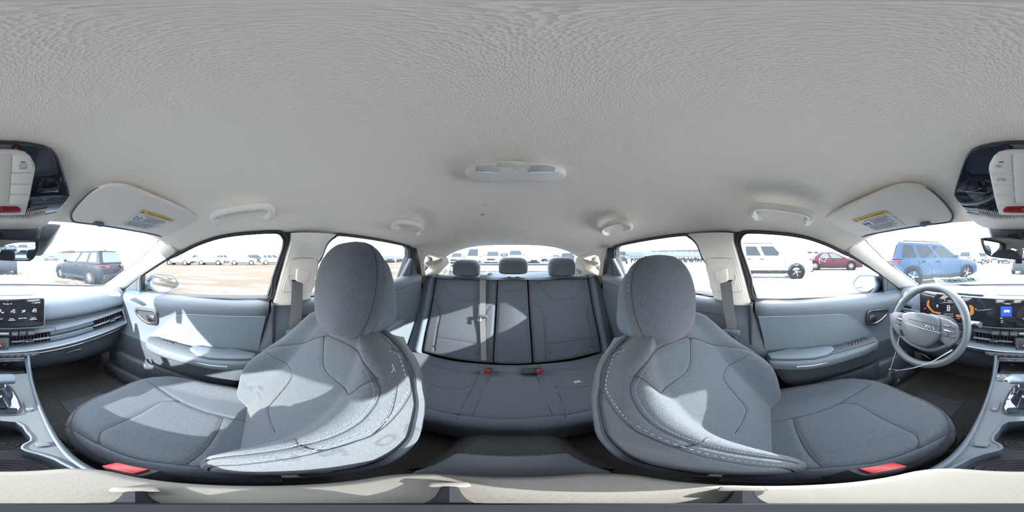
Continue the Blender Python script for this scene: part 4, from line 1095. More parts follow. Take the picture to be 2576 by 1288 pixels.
build('column_shroud', Mesh().tube(col, [.05, .062, .07], n=20), MT['dash_dark'], wheel)
a = P(2270, 777, y=.60); b = P(2312, 785, y=.64)
build('turn_stalk', Mesh().tube([a, a.lerp(b, .35), b], [.008, .0065, .006], n=10), MT['vinyl'], wheel)
a = P(2466, 817, y=.585); b = P(2425, 812, y=.62)
gs = build('wiper_stalk', Mesh().tube([a, a.lerp(b, .5), b], [.013, .0135, .010], n=16), MT['chrome'], wheel)

# key fob hung from a white cable tie on the wheel
tie = thing('cable_tie', P(2240, 945, y=.47), 'white plastic cable tie looped round the steering wheel', 'cable tie')
m = Mesh().tube(spline([P(2262, 846, y=.50), P(2256, 875, y=.485), P(2247, 905, y=.475), P(2239, 930, y=.47), P(2231, 948, y=.478), P(2220, 957, y=.49)], 6), .0022, n=6, ry=.0011)
m.tube(spline([P(2239, 929, y=.468), P(2262, 931, y=.462), P(2300, 925, y=.455), P(2340, 912, y=.46), P(2372, 894, y=.475), P(2396, 880, y=.50)], 6), .0022, n=6, ry=.0011)
build('strap', m, MT['white'], tie)
build('tie_head', Mesh().box(P(2238, 929, y=.467), (.008, .006, .007), .001), MT['white'], tie)
fob = thing('key_fob', P(2246, 970, y=.46), 'black key fob with paper tag hanging from the cable tie', 'key')
fo = [P(px, py, y=.462) for px, py in ((2236, 938), (2254, 935), (2256, 955), (2250, 970), (2240, 972), (2232, 966))]
build('fob_body', Mesh().prism(fo, (0, .014, 0), .004, 3), MT['black'], fob)
fo = [P(px, py, y=.4605) for px, py in ((2236, 936), (2242, 934), (2240, 962), (2233, 964))]
build('fob_button_strip', Mesh().prism(fo, (0, .004, 0), .001), MT['armrest'], fob)
fo = [P(px, py, y=.478) for px, py in ((2252, 934), (2256, 930), (2257, 946), (2262, 957), (2250, 968))]
build('paper_tag', Mesh().prism(fo, (0, .0012, 0), 0), MT['paper'], fob, flat=True)
ring = spline([P(px, py, y=.464) for px, py in ((2224, 932), (2230, 928), (2240, 930), (2250, 929), (2245, 934), (2232, 934))], 4, closed=True)
build('key_ring', Mesh().tube(ring, .0009, n=6, closed=True), MT['chrome'], fob)

# pedals
pd = thing('pedal', P(2445, 925, y=.93), 'ribbed brake pedal in the dark driver footwell', 'pedal')
c = P(2445, 908, y=.93); build('pedal_pad', Mesh().box(c, (.10, .016, .045), .006, rot=Matrix.Rotation(.5, 3, 'X')), MT['mat_rib'], pd)
m = Mesh()
for i in range(8): m.box(c + V(-.042 + .012 * i, -.011, .0), (.004, .006, .040), rot=Matrix.Rotation(.5, 3, 'X'))
tag(build('tread_ribs', m, MT['armrest'], pd, flat=True), kind='stuff')
build('pedal_arm', Mesh().tube([c + V(0, .01, .01), c + V(0, .08, .12), c + V(0, .12, .25)], .01, n=8), MT['black'], pd)
pd = thing('pedal', P(2512, 925, y=.95), 'narrow accelerator pedal beside the console', 'pedal')
c = P(2506, 925, y=.95); build('pedal_pad', Mesh().box(c, (.045, .018, .12), .006, rot=Matrix.Rotation(.45, 3, 'X')), MT['mat_rib'], pd)
build('pedal_arm', Mesh().tube([c + V(0, .01, .03), c + V(0, .06, .12), c + V(0, .10, .24)], .008, n=8), MT['black'], pd)

# ---------------------------------------------------------------- centre console
con = thing('centre_console', (0, .3, -.92), 'dark centre console with shifter, cup holders and padded armrest', 'console')
ZT = -.55
edge = [(.071, .10), (.078, .18), (.086, .258), (.092, .33), (.095, .39), (.098, .46), (.103, .55), (.112, .64), (.120, .72)]
def ztop(y): return ZT + .030 * smooth(.30, .62, y)
E_ = [(p.x, p.y) for p in spline([V(a, b, 0) for a, b in edge], 4)]
top_out = [(x, y) for x, y in E_] + [(-x, y) for x, y in E_[::-1]]
hole_r = [(.0, .345), (.034, .338), (.046, .32), (.048, .295), (.053, .272), (.050, .252), (.036, .238), (.030, .226), (.036, .214), (.050, .200), (.062, .178), (.066, .14), (.066, .122)]
hole = hole_r + [(-x, y) for x, y in hole_r[::-1][:-1]]
cub = [(-.098, .585), (.098, .585), (.106, .69), (-.106, .69)]
build('top_deck', Mesh().sheet(top_out, [hole, cub], lambda x, y: V(x, y, ztop(y)), thick=V(0, 0, -.006)), MT['dash_dark'], con, flat=True)
for s in (1, -1):
    rows = [[V(x * s, y, ztop(y) + .004), V((x + .006) * s, y, ztop(y) - .003), V((x + .012) * s, y, ztop(y) - .02), V((x + .02) * s, y, -.70), V((x + .025) * s, y, -.93)] for x, y in E_]
    build('side_skirt', Mesh().grid(rows), MT['dash_dark'], con)
    build('silver_edge', Mesh().tube([V((x + .002) * s, y, ztop(y) + .003) for x, y in E_], .004, n=8), MT['vinyl'], con)
    pil = [V(.105 * s, .60, -.525), V(.110 * s, .66, -.505), V(.122 * s, .73, -.50), V(.126 * s, .74, -.60), V(.108 * s, .60, -.60)]
    build('cubby_pillar', Mesh().prism(pil, (.012 * s, 0, 0), .004), MT['vinyl'], con)
# bin: walls, ribbed mat, cup rings
ZB = -.635
hl = resample([V(x, y, 0) for x, y in hole], 80, True)
m = Mesh().grid([[V(p.x, p.y, ztop(p.y) + .001) for p in hl], [V(p.x, p.y, ztop(p.y) - .006) for p in hl], [V(p.x * .97, p.y, ZB) for p in hl]], close_u=True)
build('bin_wall', m, MT['dash_dark'], con)
build('bin_rim', Mesh().tube([V(p.x, p.y, ztop(p.y) + .001) for p in hl], .003, n=6, closed=True), MT['vinyl'], con)
build('bin_mat', Mesh().sheet([(p.x * .97, p.y) for p in hl], [], lambda x, y: V(x, y, ZB + .001)), MT['mat_rib'], con, flat=True)
for cy, rads in ((.285, (.014, .024, .034)), (.165, (.016, .028, .040, .052))):
    for r_ in rads:
        c_ = [V(r_ * math.cos(a), cy + r_ * .85 * math.sin(a), ZB + .003) for a in np.linspace(0, 2 * math.pi, 40)[:-1]]
        build('mat_ring', Mesh().tube(c_, .0016, n=6, closed=True), MT['mat_rib'], con)
m = Mesh()
for i in range(44):
    y = .115 + .0052 * i
    w = .97 * interp(y, [.122, .14, .178, .2, .214, .226, .238, .252, .272, .295, .32, .338, .345], [.066, .066, .062, .05, .036, .03, .036, .05, .053, .048, .046, .034, 0])
    if w > .004: m.box((0, y, ZB + .0015), (2 * w, .0014, .002))
tag(build('mat_ribs', m, MT['mat_rib'], con, flat=True), kind='stuff')
for s in (1, -1): build('cup_latch', Mesh().box((.062 * s, .232, ZT + .004), (.022, .018, .005), .002), MT['dash_dark'], con)
# cubby in front with its key strip
m = Mesh().grid([[V(x, .59, ztop(.6)) for x in (-.1, .1)], [V(x, .60, -.60) for x in (-.1, .1)], [V(x, .80, -.61) for x in (-.11, .11)], [V(x, .80, -.50) for x in (-.115, .115)]])
build('cubby_tray', m, MT['dash_dark'], con)
ks = build('cubby_key_strip', Mesh().box((0, .70, -.520), (.215, .012, .022), .004), MT['dash_dark'], con)
for x, t in ((-.06, 'DRIVE'), (-.015, 'AUTO H'), (.03, 'CAM'), (.075, 'SNOW')): lettering(t, .008, V(x, .6930, -.519), EX, EZ, MT['white'], ks)
for x in (-.05, .02): build('usb_port', Mesh().box((x, .70, -.548), (.016, .01, .008), .002), MT['chrome'], con)
build('wireless_pad', Mesh().box((0, .66, -.606), (.15, .10, .006), .002), MT['mat_rib'], con)
# shifter
sb = [(.0, .372), (.040, .375), (.050, .40), (.047, .44), (.038, .485), (.026, .51), (0, .515)]
sbl = sb + [(-x, y) for x, y in sb[::-1][1:-1]]
base = build('shift_plate', Mesh().prism([V(x, y, ztop(y) - .001) for x, y in sbl], (0, 0, .006), .002), MT['gloss'], con)
build('shift_plate_rim', Mesh().tube(spline([V(x * 1.06, .44 + (y - .44) * 1.06, ztop(y) + .004) for x, y in sbl], 3, closed=True), .0018, n=6, closed=True), MT['seam'], con)
bt_rows = []
for f, rx_, ry_ in ((0, .034, .055), (.25, .024, .038), (.55, .016, .022), (.8, .012, .014), (1.0, .011, .012)):
    bt_rows.append([V(rx_ * (1 + .10 * math.sin(6 * a)) * math.cos(a), .445 + .004 * f + ry_ * (1 + .08 * math.sin(5 * a)) * math.sin(a), lerp(-.530, -.462, f)) for a in np.linspace(0, 2 * math.pi, 33)[:-1]])
build('shift_boot', Mesh().grid(bt_rows, close_u=True), MT['gloss'], con)
build('shift_collar', Mesh().lathe([(.012, -.006), (.0165, -.005), (.0165, .005), (.012, .006)], V(0, .449, -.463), (0, 0, 1), 20), MT['chrome'], con)
build('shift_stem', Mesh().box((0, .450, -.445), (.026, .024, .04), .004), MT['dash_dark'], con)
kn = build('shift_knob', Mesh().prism([V(x, y, -.432) for x, y in ((-.040, .425), (-.046, .44), (-.040, .47), (.038, .47), (.046, .45), (.040, .425))], (0, 0, .020), .008, 3), MT['vinyl'], con)
build('shift_button', Mesh().box((-.046, .448, -.424), (.012, .022, .013), .003), MT['chrome'], kn)
for i, t in enumerate('PRND'): lettering(t, .009, V(-.030, .505 - .011 * i, ztop(.5) + .0065), EX, V(0, 1, 0), MT['white' if i else 'red'], base)
lettering('+', .009, V(-.041, .492, ztop(.49) + .0065), EX, V(0, 1, 0), MT['white'], base); lettering('-', .009, V(-.041, .478, ztop(.49) + .0065), EX, V(0, 1, 0), MT['white'], base)
st = build('start_button', Mesh().lathe([(.0001, .006), (.014, .006), (.0165, .003), (.017, 0)], V(-.078, .555, ztop(.55)), (0, 0, 1), 28), MT['dash_dark'], con)
build('start_ring', Mesh().tube([V(-.078 + .017 * math.cos(a), .555 + .017 * math.sin(a), ztop(.55) + .003) for a in np.linspace(0, 2 * math.pi, 33)[:-1]], .0018, n=6, closed=True), MT['chrome'], st)
lettering('START', .006, V(-.078, .555, ztop(.55) + .0065), EX, V(0, 1, 0), MT['white'], st)
for s, t in ((1, 'HOLD'), (-1, '(P)')):
    b_ = build('parking_button', Mesh().prism([V(x * s, y, ztop(y) + .0005) for x, y in ((.062, .425), (.074, .425), (.082, .410), (.080, .385), (.072, .378), (.062, .382))], (0, 0, .004), .0012), MT['dash_dark'], con)
    lettering(t, .007, V(.071 * s, .39, ztop(.39) + .005), EX, V(0, 1, 0), MT['white'], b_)
# armrest lid and rear end of the console
ZA = -.47
ao = [(x, y) for x, y in rrect(-.078, .078, -.105, .122, .035, 6)]
lid = build('armrest_lid', Mesh().prism([V(x, y, ZA - .055) for x, y in ao], (0, 0, .055), .014, 4), MT['armrest'], con)
build('lid_seam', Mesh().tube([V(x * .985, y * .99, ZA - .030) for x, y in ao], .0016, n=5, closed=True), MT['seam'], lid)
build('console_box', Mesh().box((0, -.02, -.725), (.150, .29, .39), .012), MT['dash'], con)
rear = [V(x, y, z) for x, y, z in ((-.075, -.10, -.50), (.075, -.10, -.50), (.068, -.19, -.52), (-.068, -.19, -.52))]
build('rear_deck', Mesh().prism(rear, (0, 0, -.06), .01), MT['dash_dark'], con)
build('rear_vent', Mesh().box((0, -.185, -.66), (.13, .02, .10), .008), MT['dash_dark'], con)

# small three-legged stand on the armrest, right under the lens
st = thing('tripod_stand', (0, 0, ZA), 'small dark camera tripod standing on the console armrest', 'tripod')
build('stand_hub', Mesh().lathe([(.0001, .020), (.020, .019), (.024, .012), (.025, .004), (.022, .001), (.0001, .001)], V(0, 0, ZA + .002), (0, 0, 1), 32), MT['hub'], st)
for az, r_ in ((47.5, .064), (158, .078), (261, .066)):
    d = V(math.sin(math.radians(az)), math.cos(math.radians(az)), 0); n_ = V(d.y, -d.x, 0)
    b = V(0, 0, ZA + .006)
    build('leg', Mesh().tube([b + d * .02, b + d * (r_ - .006)], .0055, n=8, ry=.004), MT['hub'], st)
    build('foot', Mesh().box(b + d * r_ + V(0, 0, -.0005), (.020, .014, .009), .003, rot=Matrix.Rotation(-math.radians(az), 3, 'Z')), MT['armrest'], st)
# ================================================================ roof fittings
# overhead console
OP, ON = V(0, .2237, .196), V(0, .351, 1).normalized()
def op(px, py, d=0.0): return P(px, py, plane=(OP - ON * d, ON))
def sym(r):   # right half in picture columns 0..n, mirrored about the middle of the car
    return r + [(2576 - a, b) for a, b in r[::-1] if a > 0]
oc = thing('overhead_console', (0, .35, .13), 'overhead console with gloss black lamps and a red button', 'roof console')
bez = sym([(0, 345), (40, 346), (75, 350), (110, 358), (130, 367), (144, 384), (155, 412), (164, 440), (171, 462), (173, 474), (166, 488), (150, 508), (132, 528), (104, 534), (66, 537), (0, 538)])
def prism_at(name, pix, d0, d1, bev, mt, par, **k): return build(name, Mesh().prism([op(a % 2576 if a >= 0 else a, b, d0) for a, b in pix], -ON * (d1 - d0), bev), MT[mt], par, **k)
b_ = prism_at('gloss_bezel', bez, -.02, .004, .003, 'gloss', oc)
ribz = sym([(0, 529), (60, 530), (104, 524), (143, 517), (132, 532), (118, 546), (100, 556), (60, 560), (0, 560)])
rz = prism_at('ribbed_foot', ribz, -.02, .006, .002, 'pillar', oc)
for i in range(-26, 27):
    a = i * 4.6
    t0 = 534 if abs(a) < 60 else 534 - (abs(a) - 60) * .16; t1 = 551 if abs(a) < 80 else 551 - (abs(a) - 80) * .28
    p = op((a) % 2576, t0, .0066); q = op((a * .93) % 2576, t1, .0066)
    build('rib', Mesh().tube([p, q], .0014, n=5), MT['visor_edge'] if False else MT['visor'], rz)
for s in (1, -1):
    for i in range(6):
        p = op((s * (88 + 5 * i)) % 2576, 536 - i * .9, .0072); q = op((s * (86 + 5 * i)) % 2576, 540 - i * .9, .0072)
        build('mic_slot', Mesh().tube([p, q], .0012, n=5), MT['black'], rz)
ctr = sym([(0, 372), (40, 373), (62, 378), (76, 390), (86, 408), (88, 420), (84, 440), (76, 480), (68, 515), (61, 534), (0, 535)])
cp = prism_at('centre_panel', ctr, 0, .010, .003, 'visor', oc)
inner = sym([(0, 387), (24, 387), (29, 393), (26, 440), (22, 500), (18, 507), (0, 508)])
prism_at('map_light_lid', inner, .009, .0115, .0012, 'visor', cp)
for s in (1, -1):
    for y0, y1, x0, x1, x2, x3 in ((389, 432, 32, 74, 85, 30), (437, 460, 29, 83, 79, 28), (465, 486, 28, 78, 73, 27), (491, 512, 26, 72, 67, 24)):
        prism_at('key', [((s * x0) % 2576, y0), ((s * x1) % 2576, y0), ((s * x2) % 2576, y1), ((s * x3) % 2576, y1)], .0095, .012, .0012, 'pillar', cp)
    p, q = op((s * 52) % 2576, 407.5, .0126), op((s * 64) % 2576, 407.5, .0126)
    build('key_slot', Mesh().tube([p, q], .0009, n=5), MT['black'], cp)
OX, OY = V(1, 0, 0), (V(0, -1, .351)).normalized()
OYr = V(0, .936, -.329)
def otext(t, px, py, size, mt='white', d=.0122, par=None):
    # read from the front seats looking up and ahead: columns run to +x, lower picture rows lie further forward
    return lettering(t, size, op(px % 2576, py, d), V(1, 0, 0), -OYr, MT[mt], par or cp, thick=.0003)
otext('OFF', 57, 424, .007); otext('connect', 2519, 454, .005)
icn = Mesh()
def ol(pts, par, mt='white', name='icon', r=.0006, d=.0128, closed=False):
    return build(name, Mesh().tube([op(a % 2576, b, d) for a, b in pts], r, n=5, closed=closed), MT[mt], par)
ol([(49, 416), (51, 413), (63, 413), (65, 416), (63, 421), (51, 421)], cp, closed=True); ol([(53, 414), (61, 412)], cp)
ol([(2503, 416), (2521, 416)], cp); ol([(2507, 417), (2509, 420), (2515, 420), (2517, 417)], cp)
for a, b in (((2505, 419), (2504, 421)), ((2512, 421), (2512, 423)), ((2519, 419), (2520, 421))): ol([a, b], cp)
ol([(2508, 453), (2510, 449), (2514, 452), (2518, 449), (2521, 452), (2525, 449), (2529, 452)], cp, name='badge')
sos = [(2524, 524), (2530, 518), (2576 - .01, 517), (2576 + 46, 518), (2576 + 52, 523), (2576 + 54, 528), (2576 + 48, 531.5), (2576, 532), (2528, 531.5), (2523, 529)]
sb_ = build('emergency_button', Mesh().prism([op(a - 2576 if a > 2576 else a - 2576, b, .008) for a, b in sos], -ON * .006, .002), MT['red'], oc)
ol([(-5, 529), (1, 521), (7, 529)], sb_, name='warning_triangle', d=.0146, closed=True)
for s in (1, -1):
    prism_at('lamp_lens', [((s * x) % 2576, y) for x, y in ((102, 446), (128, 446), (142, 452), (148, 470), (146, 482), (92, 484), (94, 470))], .0035, .0052, .001, 'screen', b_)
    if s > 0: ol([(106, 497), (110, 502), (116, 502), (119, 499)], b_, name='icon', d=.0046)
    else: ol([(2454, 500), (2458, 503), (2464, 502), (2468, 498)], b_, name='icon', d=.0046)

# dome lamp
dl = thing('dome_lamp', (0, -.34, .20), 'pale oblong dome lamp on the rear headliner', 'lamp')
DP, DN = V(0, -.36, .2155), V(0, -.03, 1).normalized()
def dp_(px, py, d=0.0): return P(px, py, plane=(DP - DN * d, DN))
ol_ = [(1168, 419), (1173, 413), (1190, 406), (1212, 402), (1250, 399.5), (1295, 398.5), (1340, 399.5), (1380, 402), (1405, 408), (1420, 415), (1424, 421), (1414, 432), (1395, 438.5), (1370, 440), (1340, 438), (1295, 436.5), (1250, 438), (1225, 440), (1195, 438), (1180, 434)]
bs = build('lamp_base', Mesh().prism([dp_(*p, -.02) for p in ol_], -DN * .030, .006, 3), MT['pillar'], dl)
for pts in ([(1195, 420), (1200, 415), (1225, 413), (1252, 415), (1258, 433), (1215, 434), (1199, 430)], [(1334, 415), (1365, 413), (1392, 417), (1398, 422), (1393, 431), (1365, 434), (1333, 433)]):
    build('lens', Mesh().prism([dp_(*p, .0095) for p in pts], -DN * .003, .001), MT['lens'], dl)
build('slider', Mesh().prism([dp_(*p, .0095) for p in ((1250, 406), (1324, 407), (1320, 416), (1248, 416))], -DN * .003, .001), MT['visor'], dl)
for a, b in (((1294, 421), (1297, 421)), ((1290, 425), (1293, 423.5)), ((1299, 423.5), (1302, 425))):
    build('lamp_mark', Mesh().tube([dp_(*a, .0105), dp_(*b, .0105)], .0008, n=5), MT['white'], dl)

# sun visors
for s in (1, -1):
    who = SIDE[s][1]
    v = thing('sun_visor', (.36 * s, .36, .10), 'grey sun visor with warning sticker above the %s side of the windshield' % who, 'sun visor', 'sun visors')
    A, B, C = V(.228, .478, .108), V(.55, .20, .129), V(.247, .275, .166)
    vn = (B - A).cross(C - A).normalized()
    if vn.z < 0: vn = -vn
    def vp(px, py, d=0.0): return P(px, py, plane=(A - vn * d, vn))
    vo = spline([V(a, b, 0) for a, b in ((181, 545), (186, 532), (205, 508), (235, 482), (262, 470), (290, 466.5), (320, 470), (360, 484), (430, 513), (490, 541), (503, 551), (502, 558), (485, 568), (455, 579), (415, 594), (380, 588), (300, 574), (240, 565), (200, 560), (186, 556))], 4, closed=True)
    m = Mesh().prism([vp(p.x, p.y) for p in vo], vn * .014, .006, 3).mirror(s); vb = build('visor_board', m, MT['visor'], v)
    gap = [vp(p.x, p.y, -.006) for p in vo]; cen = sum(gap, V(0, 0, 0)) / len(gap)
    m = Mesh().tube([cen + (p - cen) * 1.014 for p in gap], .0035, n=6, closed=True).mirror(s); build('shadow_gap', m, MT['visor_edge'], v)
    tg = [(268, 565), (236, 557), (233, 566), (262, 572)]
    m = Mesh().prism([vp(p[0], p[1], .002) for p in ((232, 562), (238, 557), (260, 559), (264, 568), (250, 569))], -vn * .004, .001).mirror(s); build('hook_clip', m, MT['dash'], v)
    # airbag sticker
    if s > 0: c4 = [(303, 566), (352, 529), (366, 526.5), (440, 553), (381, 580.5)]; corners = ((303, 566), (360, 527), (440, 553), (381, 580.5))
    else: corners = None
    la, lb, lc, ld = [vp(a, b, .0008) for a, b in ((303, 566), (359, 526.5), (440, 553), (382, 580.5))]     # near-left, far-left, far-right, near-right on the passenger visor
    if s < 0:
        la, lb, lc, ld = [mir(P(2576 - a, b, plane=(A - vn * .0008, vn)), -1) for a, b in ((2276, 566), (2226, 528.5), (2142, 554), (2203, 581))]
    def lp(u, w): return lb.lerp(lc, u).lerp(la.lerp(ld, u), w)
    dn = -vn if s > 0 else V(vn.x, -vn.y, -vn.z)
    stk = build('sticker', Mesh().prism([lp(0, 0), lp(1, 0), lp(1, 1), lp(0, 1)], dn * .0006, 0), MT['paper'], v, flat=True)
    build('sticker_band', Mesh().prism([lp(0, 0) + dn * .0007, lp(1, 0) + dn * .0007, lp(1, .17) + dn * .0007, lp(0, .17) + dn * .0007], dn * .0004, 0), MT['yellow'], stk, flat=True)
    if s > 0: rx_ = (lc - lb).normalized()
    else: rx_ = (lb - lc).normalized()
    up_ = (lb - la); up_ = (up_ - rx_ * up_.dot(rx_)).normalized()
    e0 = dn * .0013
    U = (lambda u: u) if s > 0 else (lambda u: 1 - u)
    W_ = (lc - lb).length; H_ = ((lb - la) - rx_ * (lb - la).dot(rx_)).length
    lettering('WARNING / AVERTISSEMENT', W_ * .058, lp(U(.56), .085) + e0, rx_, up_, MT['ink'], stk, thick=.0001)
    lettering('EVEN WITH ADVANCED AIR BAGS', W_ * .042, lp(U(.55), .25) + e0, rx_, up_, MT['ink'], stk, thick=.0001)
    lettering('MEME AVEC DES SACS GONFLABLES INTELLIGENTS', W_ * .034, lp(U(.52), .60) + e0, rx_, up_, MT['ink'], stk, thick=.0001)
    for k, (w0, u0, u1) in enumerate(((.32, .35, .92), (.37, .35, .85), (.42, .35, .8), (.47, .35, .9), (.52, .35, .75), (.67, .06, .85), (.73, .06, .78), (.79, .06, .88), (.85, .06, .7), (.91, .06, .82))):
        build('text_line', Mesh().tube([lp(U(u0), w0) + e0, lp(U(u1), w0) + e0], .0005, n=4), MT['ink'], stk, flat=True)
    m = Mesh().prism([lp(U(.04), .14) + e0, lp(U(.10), .14) + e0, lp(U(.07), .03) + e0], dn * .0002, 0); build('warning_triangle', m, MT['ink'], stk, flat=True)
    for u0 in (.08, .2):
        m = Mesh().tube([lp(U(u0), .34) + e0, lp(U(u0), .52) + e0, lp(U(u0 + .06), .52) + e0], .0008, n=4)
        build('pictogram', m, MT['ink'], stk)
        build('pictogram', Mesh().tube([lp(U(u0 + .03), .38) + e0, lp(U(u0 + .06), .44) + e0, lp(U(u0 + .08), .40) + e0], .0008, n=4), MT['ink'], stk)

# grab handles
for s in (1, -1):
    who = SIDE[s][1]
    for nm, pix, X_ in (('front', [(545, 559), (537, 551), (537, 543), (552, 534), (590, 526), (640, 520), (668, 519), (681, 525), (683, 536), (672, 546)], .545),
                        ('rear', [(1000, 573), (992, 573), (990, 567), (998, 560), (1015, 558), (1035, 561), (1053, 568), (1061, 576), (1060, 584), (1050, 588)], .545)):
        pts = [on_roof(a, b, .028) for a, b in pix]
        pts[0] = on_roof(*pix[0], .012); pts[-1] = on_roof(*pix[-1], .012)
        g = thing('grab_handle', (X_ * s, sum(p.y for p in pts) / len(pts), .10), 'pale grey roof grab handle above the %s %s door window' % (who, nm), 'grab handle', 'grab handles')
        m = Mesh().tube(spline(pts, 6), .0125, n=12, ry=.0115).mirror(s); build('grip', m, MT['pillar'], g)
        for k in (0, -1):
            c = on_roof(*pix[k], .010); m = Mesh().box(c, (.026, .030, .024), .008, 3).mirror(s); build('foot', m, MT['pillar'], g)

# mirror and sensor housing
sh = thing('sensor_housing', (0, .58, .04), 'dark sensor housing at the windshield top behind the mirror', 'sensor housing')
tr = [(2478, 561), (2490, 590), (2496, 600), (40, 602), (118, 605), (126, 602), (158, 562)]
pts = [P(a, b, y=.525) for a, b in tr]
build('housing_shell', Mesh().prism(pts, (0, .10, -.055), .008, 2), MT['dash_dark'], sh)
build('shell_joint', Mesh().tube([P(17, 564, y=.5245), P(17, 592, y=.5245)], .0012, n=5), MT['black'], sh)
build('shell_joint', Mesh().tube([P(2560, 564, y=.5245), P(2560, 590, y=.5245)], .0012, n=5), MT['black'], sh)
build('shell_rib', Mesh().tube([P(104, 565, y=.524), P(94, 601, y=.524)], .006, n=8), MT['vinyl'], sh)
for i in range(4): build('vent_slot', Mesh().tube([P(2536, 589 + 2.6 * i, y=.523), P(2560, 589.5 + 2.6 * i, y=.523)], .0011, n=5), MT['black'], sh)
rm = thing('rearview_mirror', (-.01, .47, -.02), 'frameless rearview mirror hanging below the sensor housing', 'mirror')
mo = spline([V(a, b, 0) for a, b in ((-110, 603), (-104, 598), (-60, 597), (0, 601), (60, 603), (92, 605), (98, 611), (97, 626), (88, 646), (78, 655), (66, 657), (0, 655), (-70, 648), (-92, 642), (-103, 628))], 4, closed=True)
mp_, mn = V(-.01, .475, .02), V(-.14, -1, -.03).normalized()
mpts = [P(p.x, p.y, plane=(mp_, mn)) for p in mo]
build('mirror_shell', Mesh().prism(mpts, -mn * .028, .006, 3), MT['black'], rm)
cen = sum(mpts, V(0, 0, 0)) / len(mpts)
build('mirror_glass', Mesh().prism([cen + (p - cen) * .91 + mn * .0006 for p in mpts], mn * .0012, 0), MT['mirror'], rm, flat=True)
build('mirror_stem', Mesh().tube([cen - mn * .02, cen + V(.0, .05, .04), V(0, .55, .08)], .011, n=10), MT['black'], rm)
build('mirror_button', Mesh().box(P(2563, 658, y=.488), (.02, .01, .012), .002), MT['black'], rm)

# stock number slip on the windshield, read from outside
WSN = (ws_top(-.5) - ws_bot(-.5)).cross(V(1, 0, 0)).normalized(); WSP = ws_bot(-.5) + V(0, 0, .012)
def wsp(px, py): return P(px, py, plane=(WSP, WSN))
slip = thing('number_slip', wsp(2430, 716), 'pale green stock number slip stuck inside the windshield', 'sticker')
sl = build('slip_paper', Mesh().prism([wsp(*p) for p in ((2347, 699), (2466, 696.5), (2470, 708), (2358, 715.5))], WSN * .0006, 0), MT['paper_green'], slip, flat=True)
a, b = wsp(2352, 706), wsp(2466, 701.5); ex = (b - a).normalized(); ey = WSN.cross(ex); ey = ey if ey.z > 0 else -ey
lettering('95154065', .074, wsp(2411, 705.2) + V(0, -.006, .000), ex, ey, MT['ink'], slip, mirror=True, thick=.0002, bold=.001, tall=1.25)
lettering('X', .04, wsp(2362, 708.3) + V(0, -.006, .000), ex, ey, MT['ink'], slip, mirror=True, thick=.0002)
build('slip_code', Mesh().prism([wsp(*p) + V(0, -.001, 0) for p in ((2456, 699), (2462, 699), (2463, 706), (2457, 706.5))], WSN * .0006, 0), MT['visor'], slip, flat=True)
# chalk writing on the driver glass
def dg(px, py): q = S(2576 - px, py, -.018); return V(-q.x, q.y, q.z)
ck = thing('chalk_writing', dg(1970, 690), 'white chalk letters scrawled on the outside of the driver window', 'writing')
for strokes in ([[(1892, 668), (1885, 660), (1888, 656), (1894, 658)]], [[(1908, 672), (1914, 655), (1920, 672)], [(1911, 665), (1918, 665)]], [[(1936, 670), (1932, 660), (1938, 654), (1946, 655), (1949, 662), (1945, 669), (1938, 671)]],
                [[(1973, 670), (1974, 652), (1984, 661), (1985, 656)]], [[(1999, 656), (1998, 666), (2004, 668), (2009, 665)]], [[(2039, 654), (2046, 652), (2049, 648), (2044, 647)], [(2040, 668), (2046, 667), (2050, 664)]],
                [[(2062, 662), (2061, 651), (2066, 654), (2074, 659), (2078, 651), (2077, 643)]]):
    m = Mesh()
    build('letter', Mesh().tube(spline([dg(*p) for p in strokes[0]], 4), .0018, n=6, ry=.001), MT['chalk'], ck)
    for q in strokes[1:]: build('letter', Mesh().tube(spline([dg(*p) for p in q], 4), .0018, n=6, ry=.001), MT['chalk'], ck)

